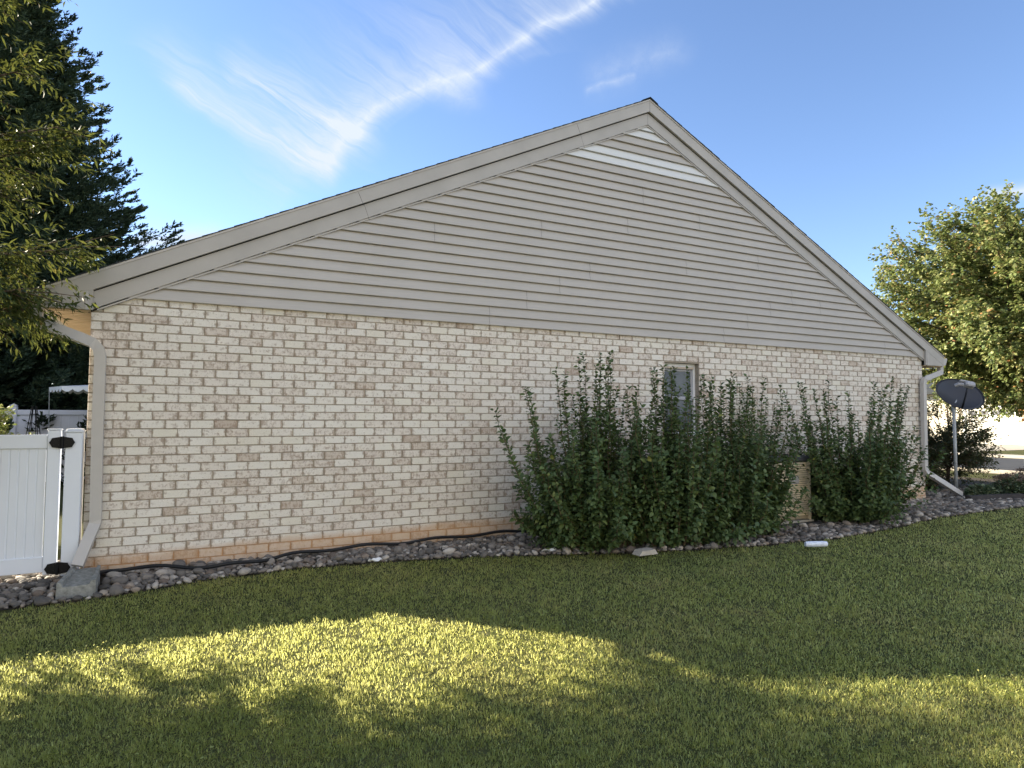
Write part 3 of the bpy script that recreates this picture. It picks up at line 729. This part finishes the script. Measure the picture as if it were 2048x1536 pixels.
# ------------------------------------------------------------------ plants
def limb_path(a, b, sag=0.15, n=6):
    a, b = np.array(a, float), np.array(b, float); t = np.linspace(0, 1, n)[:, None]
    mid = (a+b)/2 + np.array([0, 0, sag*np.linalg.norm(b-a)]) + rng.normal(size=3)*.05*np.linalg.norm(b-a)
    return (1-t)**2*a + 2*t*(1-t)*mid + t**2*b
def broad_tree(name, label, base, trunk_h, center, radii, n_limb, n_twig, n_leaf, twig_len, leaf_L, leaf_W, shape, matl, droop, trunk_r, group=None, bias=.6, clip=None, extra=()):
    T = thing(name, base, label, 'tree', group); base = np.array(base, float); center = np.array(center); radii = np.array(radii)
    wood = MB(); top = np.array([center[0], center[1], center[2]+radii[2]*.75])
    tr = [base + (top-base)*t + np.array([.12*math.sin(t*5), .1*math.cos(t*4)-.1, 0])*radii[0]*.3*(t > 0) for t in np.linspace(0, 1, 8)]
    wood.tube(tr, [trunk_r*(1-.85*t) for t in np.linspace(0, 1, 8)], 10)
    Ps, Ds, Ls = [], [], []
    limbs = []
    for k in range(n_limb):
        d = rand_unit(1)[0]; rad = rng.random()**(bias*.33)*1.0; tgt = center + d*radii*rad*rng.uniform(.72, 1.0)
        if tgt[2] < center[2]-radii[2]*.95: continue
        limbs.append(tgt)
    limbs += [np.array(e, float) for e in extra]
    for tgt in limbs:
        if clip is not None and clip(tgt): continue
        zt = np.clip((tgt[2]-base[2])*rng.uniform(.35, .75), trunk_h*.8, top[2]); fr = (zt-base[2])/(top[2]-base[2])
        st = base + (top-base)*fr
        pa = limb_path(st, tgt, .12); r0 = trunk_r*.35*(1-fr*.5)
        wood.tube(pa, [max(.006, r0*(1-.85*t)) for t in np.linspace(0, 1, 6)], 5, cap=False)
        for _ in range(n_twig):
            t = rng.uniform(.4, 1.0)**.8; q = pa[0]*(1-t)**2 + 0; i = min(int(t*5), 4); u = t*5-i; q = pa[i]*(1-u)+pa[i+1]*u
            out = norm((q-center)/radii); dr = norm(out*.9 + norm(pa[5]-pa[3])*.6 + rand_unit(1)[0]*.95 + np.array([0, 0, .25]))
            tl = twig_len*rng.uniform(.5, 1.2); en = q + dr*tl + np.array([0, 0, -droop*tl*.5])
            if clip is not None and clip(en): continue
            if rng.random() < .3: wood.tube([q, (q+en)/2+np.array([0,0,.03*tl]), en], [.005, .004, .002], 4, cap=False)
            tt = rng.uniform(.05, 1.0, n_leaf); pp = q + (en-q)*tt[:, None] + rng.normal(size=(n_leaf, 3))*twig_len*.035
            sd_ = norm(np.cross(dr, [0, 0, 1]) + 1e-6)
            sg = rng.choice([-1, 1], n_leaf)[:, None]
            dl = norm(dr*rng.uniform(.3, .9, (n_leaf, 1)) + sd_*sg*.8 + rng.normal(size=(n_leaf, 3))*.35 + np.array([0, 0, -droop]))
            Ps.append(pp); Ds.append(dl)
    P = np.concatenate(Ps); D = np.concatenate(Ds); n = len(P)
    N = norm(np.array([0, 0, 1.0]) + rng.normal(size=(n, 3))*.55)
    L = leaf_L*rng.uniform(.65, 1.2, n); Wd = leaf_W*rng.uniform(.7, 1.2, n)
    V, F, A = leaves(P, D, N, L, Wd, np.clip(rng.beta(2, 2.6, n) + (rng.random(n) < .05)*.4, 0, 1), shape)
    wood.build('trunk', M_bark, T, True); mesh_obj('crown', V, F, matl, T, A)
    return T, n
# near tree at the left edge, narrow leaves, mostly outside the frame
def clipL(p): return False
broad_tree('deciduous_tree', 'leafy tree with long narrow yellow green leaves overhanging the left eave', (-3.6, -1.1, -.03), 1.5, (-3.25, -.98, 3.8), (2.1, 1.42, 3.2), 230, 38, 40, .5, .085, .018, 'lance', M_leafL, .35, .13,
    extra=[(-1.05,-.5,3.55),(-.95,-.5,3.75),(-.85,-.45,2.75),(-1.15,-.6,2.35),(-1.1,-.4,2.25),(-1.2,-.5,5.0),(-1.3,-.4,6.0),(-1.35,-.9,2.6),(-1.15,-.5,4.2),(-1.3,-.3,2.4),(-1.25,-.7,3.1)])
# tree by the street at the right edge
broad_tree('street_tree', 'rounded olive and gold leafed tree behind the satellite dish', (17.9, .2, -.03), 1.6, (17.3, .9, 4.15), (3.8, 3.6, 2.7), 260, 34, 24, .62, .085, .062, 'oval', M_leafR, .25, .16)

def evergreen(name, label, base, H, Rb, nb, seed):
    r = np.random.default_rng(seed); T = thing(name, base, label, 'tree', 'evergreens behind the white fence'); base = np.array(base)
    wood = MB(); wood.tube([base, base+np.array([0, 0, H*.95])], [.28, .03], 8); wood.build('trunk', M_bark, T, True)
    Ps, Ds, Ls = [], [], []
    for k in range(nb):
        t = r.random()**1.3; z = .2 + t*(H-.4); a = r.uniform(0, 2*math.pi); inner = r.random() < .42
        rad = Rb*(1-t)**.74*(1+.10*math.sin(a*3+z*1.3)+.09*math.sin(z*2.6+a*5))*(r.uniform(.35, .78) if inner else r.uniform(.80, 1.04))+.15
        o = np.array([math.cos(a), math.sin(a), 0]); sdv = np.array([-o[1], o[0], 0]); up = r.uniform(.05, .45)
        def curve(u): return np.array([0, 0, z]) + o*rad*u + np.array([0, 0, rad*(up*u*u*.55 - .16*math.sin(u*2.6))])
        bl = min(1.0, 1.5/max(rad, .3)); m = 24
        for q_ in range(m):
            u = 1 - bl*r.random()**1.2; q = curve(u); tg = norm(curve(min(u+.03, 1.03))-curve(u-.03))
            sg = -1 if q_ % 2 else 1; ln = (.16 + .46*(1-u)/bl*1.0)*r.uniform(.7, 1.15)
            dr = norm(tg*.95 + sdv*sg*r.uniform(.35, .9) + np.array([0, 0, r.uniform(-.15, .35)])); s = 13
            w = np.linspace(0.02, 1, s)[:, None]; sg2 = np.where(np.arange(s) % 2, 1, -1)[:, None]
            side = norm(np.cross(dr, [0, 0, 1.0]))
            Ps.append(base + q + dr*ln*w + r.normal(size=(s, 3))*.012); Ds.append(norm(dr + side*sg2*.55*(1-w*.6) + r.normal(size=(s, 3))*.22 + np.array([0, 0, .12])))
            Ls.append(r.uniform(.06, .13, s)*(1.9 if inner else 1.0))
    P = np.concatenate(Ps); D = np.concatenate(Ds); L = np.concatenate(Ls); n = len(P)
    N = norm(r.normal(size=(n, 3))); V, F, A = leaves(P, D, N, L, L*.34, r.beta(2, 3, n), 'lance', .1)
    mesh_obj('crown', V, F, M_pine, T, A)
evergreen('evergreen_tree', 'tall dark conical evergreen rising above the roof at left', (-4.6, 13.2, -.03), 14.5, 5.5, 3300, 1)
evergreen('evergreen_tree', 'dark evergreen at the left frame edge, beside the tallest one', (-8.4, 15.0, -.03), 13.0, 3.6, 500, 2)

def bush(name, label, bx, by, spread, H, nsh, lean=0.0, seed=3, leafL=.062, matl=None, group=None, rad=.30, gap=1.0, yspread=.62, tall=9):
    r = np.random.default_rng(seed); T = thing(name, (bx, by, -.03), label, 'shrub', group); wood = MB(); Ps, Ds = [], []
    matl = matl or M_bush
    def emit(pa, step, w0=.0):
        seg_ = np.linalg.norm(np.diff(pa, axis=0), axis=1); L = seg_.sum(); k = max(3, int(L/step)); cum = np.concatenate([[0], np.cumsum(seg_)])
        s = np.linspace(w0*L, L, k); X_ = np.stack([np.interp(s, cum, pa[:, i]) for i in range(3)], 1); tg = norm(np.gradient(X_, axis=0)); ph = r.uniform(0, 3.14)
        for sg in (0, 1):
            a = ph + np.arange(k)*1.57 + sg*math.pi
            sd_ = norm(np.cross(tg, np.array([.3, .2, 1.0])) + 1e-6); u2 = np.cross(tg, sd_)
            o = sd_*np.cos(a)[:, None] + u2*np.sin(a)[:, None]
            Ps.append(X_ + o*.004 + r.normal(size=(k, 3))*.005); Ds.append(norm(o*.9 + tg*.45 + r.normal(size=(k, 3))*.22 + np.array([0, 0, .08])))
    for i in range(nsh):
        a = r.uniform(0, 2*math.pi); rr_ = r.random()**.6
        b0 = np.array([bx + rad*rr_*math.cos(a)*.9, by + rad*rr_*math.sin(a)*.55, -.03])
        big = i < tall
        h = H*(r.uniform(.80, 1.0) if big else (r.uniform(.42, .74) if r.random() < .62 else r.uniform(.15, .45))); rr2 = rr_*r.uniform(.5, 1.15)
        rr2 = min(rr2, .92)
        tip = np.array([bx + spread*rr2*math.cos(a) + lean*h*.3, by + yspread*spread*rr2*math.sin(a), h*(1-.22*rr2**2)])
        if tip[1] > -.10: tip[1] = -.10 - .1*r.random()
        mid = b0*.5+tip*.5 + np.array([(tip[0]-b0[0])*.18, (tip[1]-b0[1])*.25, -.02*h]) 
        t = np.linspace(0, 1, 9)[:, None]; pa = (1-t)**2*b0 + 2*t*(1-t)*mid + t**2*tip + r.normal(size=(9, 3))*.012
        wood.tube(pa, list(np.linspace(.009, .0022, 9)), 4, cap=False)
        emit(pa, .029*gap, .12)
        for _ in range(int(r.integers(6, 11))):
            u = r.uniform(.02, .66); j = int(u*8); q = pa[j]; d = norm(norm(pa[min(j+1, 8)]-pa[max(j-1, 0)])*.9 + rand_unit(1)[0]*.75 + np.array([0, 0, .35]))
            en = q + d*r.uniform(.18, .48)*(1.1-u*.6)
            if en[1] > -.05: en[1] = -.05
            if en[2] < .02: en[2] = .02
            emit(np.stack([q, (q+en)/2+np.array([0, 0, .01]), en]), .036*gap)
    P = np.concatenate(Ps); D = np.concatenate(Ds); n = len(P)
    N = norm(np.array([0, -.25, 1.0]) + r.normal(size=(n, 3))*.35)
    hz = np.clip(P[:, 2]/H, 0, 1); L = leafL*r.uniform(.6, 1.25, n)*(1.10-.25*hz)
    V, F, A = leaves(P, D, N, L, L*.62, np.clip(r.beta(2, 3, n), 0, 1), 'oval', .2)
    wood.build('stems', M_stem, T); mesh_obj('foliage', V, F, matl, T, A)
    return T
GB = 'overgrown green shrubs along the brick wall'
bush('flowering_shrub', 'leftmost overgrown green shrub, its left shoots standing against bare brick', 4.05, -.95, 1.32, 2.14, 135, -.02, 11, group=GB, rad=.50, tall=24)
bush('flowering_shrub', 'overgrown green shrub just left of and below the window', 4.95, -1.2, 1.1, 2.0, 110, 0, 12, group=GB, rad=.5, tall=24)
bush('flowering_shrub', 'overgrown green shrub between the window and the air conditioner', 5.85, -1.15, 1.12, 1.98, 112, .10, 13, group=GB, rad=.48, tall=22)
bush('flowering_shrub', 'overgrown green shrub right of the air conditioner, shoots leaning right', 8.3, -1.0, 1.55, 2.06, 120, .10, 14, group=GB, rad=.5, tall=24)
bush('flowering_shrub', 'thin upright green shrub behind the air conditioner top', 7.3, -.12, .6, 2.0, 26, .0, 15, group=GB, rad=.30, tall=10)

# dark shrub behind the dish, low plants, far little tree
broad_tree('dark_shrub', 'dark loose shrub behind the dish pole at the front corner', (14.0, .95, -.03), .2, (14.0, .95, 1.05), (1.05, .9, 1.0), 60, 24, 14, .45, .05, .028, 'oval', M_bushD, .1, .04, bias=1.4)
broad_tree('dark_shrub', 'low dark evergreen shrub tucked behind the right downspout', (12.75, 1.0, -.03), .1, (12.75, 1.0, .45), (.75, .6, .5), 50, 26, 18, .25, .045, .024, 'oval', M_bushD, .1, .03, bias=1.4)
def sedum(x, y, R, H, label, nm='flowering_perennial', head=True):
    T = thing(nm, (x, y, -.03), label, 'plant', 'low perennials in the right bed'); n = 1500
    a = rng.uniform(0, 6.28, n); rr_ = np.sqrt(rng.random(n))*R; z = H*(1-(rr_/R)**2*.6)*rng.uniform(.15, 1, n)
    P = np.stack([x+rr_*np.cos(a), y+rr_*np.sin(a), z], 1); D = norm(np.stack([np.cos(a), np.sin(a), rng.uniform(.1, .9, n)], 1)+rng.normal(size=(n, 3))*.4)
    V, F, A = leaves(P, D, norm(np.array([0, 0, 1.])+rng.normal(size=(n, 3))*.3), rng.uniform(.04, .08, n), rng.uniform(.025, .045, n), rng.random(n), 'oval'); mesh_obj('foliage', V, F, M_sedum, T, A)
    w = MB()
    for _ in range(40):
        aa = rng.uniform(0, 6.28); r0 = math.sqrt(rng.random())*R*.85; w.tube([(x+r0*.4*math.cos(aa), y+r0*.4*math.sin(aa), -.02), (x+r0*math.cos(aa), y+r0*math.sin(aa), H*(1-(r0/R)**2*.5))], .004, 4, cap=False)
    w.build('stems', M_stem, T)
    if head:
        Ps = []
        for _ in range(26):
            aa = rng.uniform(0, 6.28); r0 = math.sqrt(rng.random())*R*.9; c_ = np.array([x+r0*math.cos(aa), y+r0*math.sin(aa), H*(1-(r0/R)**2*.45)+.04])
            Ps.append(c_ + rng.normal(size=(70, 3))*np.array([.05, .05, .014]))
        P = np.concatenate(Ps); n = len(P); V, F, A = leaves(P, norm(rng.normal(size=(n, 3))+np.array([0, 0, .8])), rand_unit(n), np.full(n, .022), np.full(n, .014), rng.random(n), 'lance'); mesh_obj('flower_heads', V, F, M_sedhead, T, A)
sedum(14.3, -.45, .42, .42, 'low perennial with drying pink brown flower heads nearest the road')
sedum(13.5, -.5, .38, .34, 'low perennial with pale variegated leaves right of the dish pole')
sedum(15.2, -.9, .5, .38, 'low perennial cut by the right edge of the photo')
sedum(12.7, -.35, .22, .20, 'small dark green plant at the foot of the dish pole', head=False)
broad_tree('small_tree', 'small orange leaved tree in front of the garage across the road', (33.6, 7.3, -.03), .8, (33.6, 7.3, 1.7), (1.4, 1.4, 1.0), 34, 16, 14, .5, .10, .07, 'oval', M_orange, .2, .05)
# bright bush seen over the gate
broad_tree('garden_bush', 'sunlit pale green bush seen over the gate at the left photo edge', (-2.15, 2.5, -.03), .3, (-2.13, 2.5, 1.12), (.48, .45, .42), 50, 18, 16, .3, .055, .03, 'oval', M_leafR, .2, .03, bias=1.2)

# ------------------------------------------------------------------ behind the gate
fence = thing('privacy_fence', (-7, 9.5, 0), 'tall white vinyl privacy fence across the back yard', 'fence')
m = MB(); x = -16.0
while x < -.6: m.box((x+.004, 9.49, .1), (x+.146, 9.52, 1.40), bev=.004); x += .15
m.box((-16, 9.495, .1), (-.6, 9.515, 1.40)); m.build('panel', M_vinyl_far, fence)
m = MB(); m.box((-16, 9.46, 1.395), (-.6, 9.54, 1.50), bev=.01); m.build('top_rail', M_vinyl_far, fence)
m = MB(); m.box((-16, 9.46, .02), (-.6, 9.54, .14), bev=.01); m.build('bottom_rail', M_vinyl_far, fence)
for x in (-15.0, -12.6, -10.2, -7.8, -5.4, -3.0, -.7):
    m = MB(); m.box((x-.06, 9.43, -.03), (x+.06, 9.56, 1.58), bev=.01); m.add([(x-.07, 9.42, 1.581), (x+.07, 9.42, 1.581), (x+.07, 9.57, 1.581), (x-.07, 9.57, 1.581), (x, 9.495, 1.63)], [(0,1,4),(1,2,4),(2,3,4),(3,0,4),(3,2,1,0)])
    m.build('post', M_vinyl_far, fence)
tr = thing('garden_trellis', (-1.95, 5.0, 0), 'thin dark wire obelisk trellis standing behind the white gate', 'trellis')
m = MB(); cx, cy, H = -1.93, 5.0, 1.52
for k in range(6):
    a = k*math.pi/3+.3; m.tube([(cx+.15*math.cos(a), cy+.15*math.sin(a), -.03), (cx+.085*math.cos(a), cy+.085*math.sin(a), 1.1), (cx+.03*math.cos(a), cy+.03*math.sin(a), H)], .006, 5)
m.build('uprights', M_black, tr)
for z, r in ((.5, .122), (.9, .1), (1.15, .083), (1.4, .05)):
    m = MB(); m.tube([(cx+r*math.cos(a), cy+r*math.sin(a), z) for a in np.linspace(0, 2*math.pi, 19)], .005, 5, cap=False); m.build('ring', M_black, tr)
cn = thing('patio_umbrella', (-1.1, 8.3, 0), 'white scalloped edge of a garden canopy before the dark evergreens', 'canopy')
m = MB(); cx, cy = -1.25, 8.35; R1 = 1.0
ns = 8
for k in range(ns):
    a0, a1 = 2*math.pi*k/ns, 2*math.pi*(k+1)/ns
    p0 = (cx+R1*math.cos(a0), cy+R1*math.sin(a0)); p1 = (cx+R1*math.cos(a1), cy+R1*math.sin(a1))
    m.add([(cx, cy, 2.02), (p0[0], p0[1], 1.93), (p1[0], p1[1], 1.93)], [(0, 1, 2)])
    sc_ = 4
    for j in range(sc_):
        q = [(p0[0]+(p1[0]-p0[0])*(j+t)/sc_, p0[1]+(p1[1]-p0[1])*(j+t)/sc_) for t in np.linspace(0, 1, 7)]
        dz = [.055+.05*math.sin(math.pi*t) for t in np.linspace(0, 1, 7)]
        vs = [(a, b, 1.93) for a, b in q] + [(a, b, 1.93-d) for (a, b), d in zip(q, dz)]
        m.add(vs, [(i, i+1, i+8, i+7) for i in range(6)])
m.build('canopy', M_white, cn)
m = MB(); m.tube([(cx, cy, -.03), (cx, cy, 2.02)], .012, 8); m.build('pole', M_white, cn)
for k in (4,):
    a = 2*math.pi*k/8; m = MB(); m.tube([(cx+R1*math.cos(a), cy+R1*math.sin(a), 1.93), (cx+R1*.96*math.cos(a), cy+R1*.96*math.sin(a), -.03)], .007, 6); m.build('leg', M_steel, cn)

# ------------------------------------------------------------------ air conditioner
ac = thing('air_conditioner', (7.08, -.53, 0), 'beige louvred air conditioner with dark grey top behind the shrubs', 'air conditioner')
ax0, ax1, ay0, ay1 = 6.66, 7.50, -.95, -.11
m = MB()
for (a, b) in ((ax0, ay0), (ax1-.04, ay0), (ax0, ay1-.04), (ax1-.04, ay1-.04)): m.box((a, b, .04), (a+.04, b+.04, .80), bev=.004)
z = .10
while z < .78:
    m.box((ax0+.041, ay0+.006, z), (ax1-.041, ay0+.02, z+.019)); m.box((ax0+.041, ay1-.02, z), (ax1-.041, ay1-.006, z+.019))
    m.box((ax0+.006, ay0+.041, z), (ax0+.02, ay1-.041, z+.019)); m.box((ax1-.02, ay0+.041, z), (ax1-.006, ay1-.041, z+.019)); z += .028
m.build('louvre_cabinet', M_ac, ac)
m = MB(); m.box((ax0+.03, ay0+.03, .05), (ax1-.03, ay1-.03, .79)); m.build('coil', mat_plain('coil', (.30,.26,.19), .7), ac)
m = MB(); m.box((ax0-.01, ay0-.01, .801), (ax1+.01, ay1+.01, .875), bev=.02); m.build('top_cap', M_acdark, ac)
m = MB()
for r in (.08, .14, .20, .26, .32): m.tube([(7.08+r*math.cos(a), -.53+r*math.sin(a), .885+.02*(1-r/.32)) for a in np.linspace(0, 2*math.pi, 25)], .005, 5, cap=False)
for k in range(12):
    a = k*math.pi/6; m.tube([(7.08+.05*math.cos(a), -.53+.05*math.sin(a), .91), (7.08+.34*math.cos(a), -.53+.34*math.sin(a), .882)], .005, 5, cap=False)
m.build('fan_grille', M_black, ac)
m = MB(); m.box((7.10, ay0-.004, .52), (7.27, ay0+.0055, .62), bev=.003); m.build('badge', M_greyplastic, ac)
m = MB(); m.box((ax0-.02, ay0-.02, .012), (ax1+.02, ay1+.02, .0395), bev=.006); m.build('base_pan', mat_plain('pan', (.36,.34,.30), .6), ac)
pad = MB(); pad.box((ax0-.10, ay0-.12, -.05), (ax1+.10, -.01, .011), bev=.01)
tag(pad.build('equipment_pad', mat_plain('dark_pad', (.06,.06,.06), .9, .25, 20)), 'dark ground pad under the air conditioner', 'pad')

# ------------------------------------------------------------------ satellite dish
dish = thing('satellite_dish', (12.72, .08, 0), 'navy oval satellite dish on a galvanised pole right of the house', 'satellite dish')
m = MB(); m.tube([(12.72, .08, -.03), (12.72, .08, 1.58)], .027, 12); m.build('pole', M_steel, dish, True)
C = Vector((12.90, .06, 1.84))
fw = Vector((-.42, -.86, .50)).normalized(); rt = Vector((0, 0, 1)).cross(fw).normalized(); upv = fw.cross(rt)
tilt = R_(-13); rt, upv = rt*math.cos(tilt)+upv*math.sin(tilt), upv*math.cos(tilt)-rt*math.sin(tilt)
A_, B_ = .43, .32
vs, fs = [], []; NR, NA = 8, 48
for side in (0, 1):
    for i in range(NR+1):
        for k in range(NA):
            r = i/NR; a = 2*math.pi*k/NA; dz = -.085*(1-r*r) - side*.008
            vs.append(C + rt*(A_*r*math.cos(a)) + upv*(B_*r*math.sin(a)) + fw*dz)
n1 = (NR+1)*NA
for side in (0, 1):
    for i in range(NR):
        for k in range(NA):
            q = [side*n1+i*NA+k, side*n1+i*NA+(k+1) % NA, side*n1+(i+1)*NA+(k+1) % NA, side*n1+(i+1)*NA+k]; fs.append(tuple(q if side == 0 else q[::-1]))
fs += [(NR*NA+k, NR*NA+(k+1) % NA, n1+NR*NA+(k+1) % NA, n1+NR*NA+k) for k in range(NA)]
m = MB(); m.add(vs, fs); m.tube([vs[NR*NA+k] for k in range(NA)]+[vs[NR*NA]], .007, 6, cap=False); m.build('reflector', M_dish, dish, True)
foot = C - upv*(B_*.93) ; hd = C + fw*.42 - upv*.08 - rt*.12
m = MB(); m.tube([foot, foot+(hd-foot)*.5 - upv*.02, hd], [.018, .016, .016], 8); m.build('feed_arm', M_dish, dish, True)
def obox(m, c, ax, sz, bev=.01):
    t = MB(); t.box((-sz[0]/2, -sz[1]/2, -sz[2]/2), (sz[0]/2, sz[1]/2, sz[2]/2), bev=bev)
    m.add([c+ax[0]*v[0]+ax[1]*v[1]+ax[2]*v[2] for v in t.v], t.f)
m = MB(); obox(m, hd+rt*.02, (rt, fw, upv), (.17, .12, .10), .02); m.tube([hd-rt*.06-fw*.02, hd-rt*.13-fw*.05+upv*.01, hd-rt*.16-fw*.10], [.032, .034, .036], 10); obox(m, hd-rt*.02+upv*.055, (rt, fw, upv), (.24, .06, .04), .012)
m.build('feed_head', M_greyplastic, dish)
m = MB(); m.tube([Vector((12.72, .08, 1.50)), Vector((12.74, .10, 1.62)), C-fw*.12-upv*.06], .035, 8); obox(m, C-fw*.12-upv*.05, (rt, fw, upv), (.22, .04, .20)); m.build('mount_bracket', M_steel, dish)

# ------------------------------------------------------------------ litter and edging
def scrap(name, x, y, sx, sy, label, cat, mt):
    n = 7; vs = []; 
    for i in range(n):
        for j in range(n):
            u, w = i/(n-1)-.5, j/(n-1)-.5; vs.append((x+u*sx*(1+.2*math.sin(w*7)), y+w*sy*(1+.25*math.sin(u*5)), .018+.010*math.sin(u*7+w*4)+.007*math.cos(w*9)+.002*rng.normal()))
    fs = [(i*n+j, (i+1)*n+j, (i+1)*n+j+1, i*n+j+1) for i in range(n-1) for j in range(n-1)]
    b = len(vs); vs += [(a, c_, z-.004) for a, c_, z in vs]; fs += [tuple(k+b for k in f[::-1]) for f in fs]
    m_ = MB(); m_.add(vs, fs); tag(m_.build(name, mt), label, cat)
scrap('paper_scrap', 3.43, -1.03, .15, .07, 'crumpled white paper scrap on stones left of the shrubs', 'litter', M_white)
scrap('paper_scrap', 1.70, -.70, .12, .05, 'small white scrap lying where grass meets the stones', 'litter', M_white)
m = MB(); m.tube([(5.97, -2.07, .035), (6.0, -2.085, .035), (6.15, -2.145, .035), (6.19, -2.16, .034)], [.026, .031, .031, .028], 14)
tag(m.build('drink_can', mat_plain('can_white', (.62,.68,.80), .3, .15, 30, .5), smooth=False), 'pale crushed can lying on the lawn below the air conditioner', 'can')
m = MB(); m.prism([(4.10, -.0), (4.34, -.0), (4.30, .05), (4.14, .045)], -1.64, -1.52)
tag(m.build('flat_stone', M_rock), 'flat grey slab stone at the bed edge under the shrubs', 'stone')
m = MB(); V0 = [(11.95, -.52, .03), (12.6, -.62, .035), (13.3, -.80, .03), (14.0, -1.02, .02)]
for a, b in zip(V0[:-1], V0[1:]):
    d = (Vector(b)-Vector(a)); s_ = Vector((-d.y, d.x, 0)).normalized()*.05; a, b = Vector(a), Vector(b); h = Vector((0, 0, .04))
    m.add([a-s_-h*2, b-s_-h*2, b+s_-h*2, a+s_-h*2, a-s_+h, b-s_+h, b+s_+h, a+s_+h], [(0,3,2,1),(4,5,6,7),(0,1,5,4),(1,2,6,5),(2,3,7,6),(3,0,4,7)])
tag(m.build('landscape_edging', mat_plain('edging', (.05,.045,.045), .8, .3, 12)), 'dark timber edging between the stones and the right planting bed', 'edging')

# ------------------------------------------------------------------ house across the road
H2 = thing('neighbour_house', (40, 14, 0), 'cream house with white garage door across the road', 'house')
m = MB(); m.box((40, 3.0, -.05), (48, 24, 3.1)); m.build('wall', M_cream, H2)
m = MB()
for k in range(24): m.box((39.985, 3.0, .1+k*.125), (39.999, 24, .1+k*.125+.118))
m.build('siding', M_cream, H2)
gd = MB(); gy_0, gy_1 = 9.3, 14.3
for r in range(4):
    for c_ in range(8):
        y0 = gy_0 + c_*(gy_1-gy_0)/8; z0 = r*.5
        gd.box((39.93, y0, z0), (39.96, y0+(gy_1-gy_0)/8, z0+.495)); 
        if r < 3: gd.box((39.915, y0+.08, z0+.09), (39.929, y0+.545, z0+.40), bev=.01)
door = gd.build('garage_door', M_garage, H2)
for c_ in range(8):
    y0 = gy_0 + c_*(gy_1-gy_0)/8; w = MB(); w.box((39.915, y0+.10, 1.62), (39.928, y0+.525, 1.86)); w.build('door_window', mat_plain('far_glass', (.16,.16,.17), .2) if c_ == 0 else bpy.data.materials['far_glass'], door)
m = MB(); m.box((39.88, gy_0-.14, -.02), (39.97, gy_0, 2.12)); m.box((39.88, gy_1, -.02), (39.97, gy_1+.14, 2.12)); m.box((39.879, gy_0-.14, 2.0), (39.97, gy_1+.14, 2.13)); m.build('door_trim', M_white, H2)
m = MB(); m.add([(39.4, 2.6, 3.0), (39.4, 24.4, 3.0), (44, 24.4, 5.1), (44, 2.6, 5.1), (48.6, 2.6, 3.0), (48.6, 24.4, 3.0), (39.4, 2.6, 2.85), (39.4, 24.4, 2.85), (48.6, 2.6, 2.85), (48.6, 24.4, 2.85)],
    [(0,3,2,1),(3,4,5,2),(0,1,7,6),(6,7,9,8),(4,8,9,5),(0,6,8,4,3),(1,2,5,9,7)]); m.build('roof', M_shingle, H2)
fill_house = thing('neighbour_house', (2, -17, 0), 'pale sided house added out of view behind the camera to bounce sunlight', 'house')  # unseen house, put in as a sunlit reflector for the shaded gable wall
m = MB(); m.box((-9, -25, -.05), (13, -17, 3.0)); m.prism([(-9, 3.001), (13, 3.001), (2, 7.2)], -17.2, -17.0); m.build('wall', M_cream, fill_house)
m = MB(); m.prism([(-9.4, 2.95), (2, 7.35), (2, 7.5), (-9.5, 3.05)], -25, -16.8); m.prism([(13.4, 2.95), (13.5, 3.05), (2, 7.5), (2, 7.35)], -25, -16.8); m.build('roof', M_shingle, fill_house)
for x in (-5, 0, 6):
    m = MB(); m.box((x, -16.999, .9), (x+1.0, -16.95, 2.2), bev=.01); m.build('window', M_glass, fill_house)
print('objects', len(bpy.data.objects))
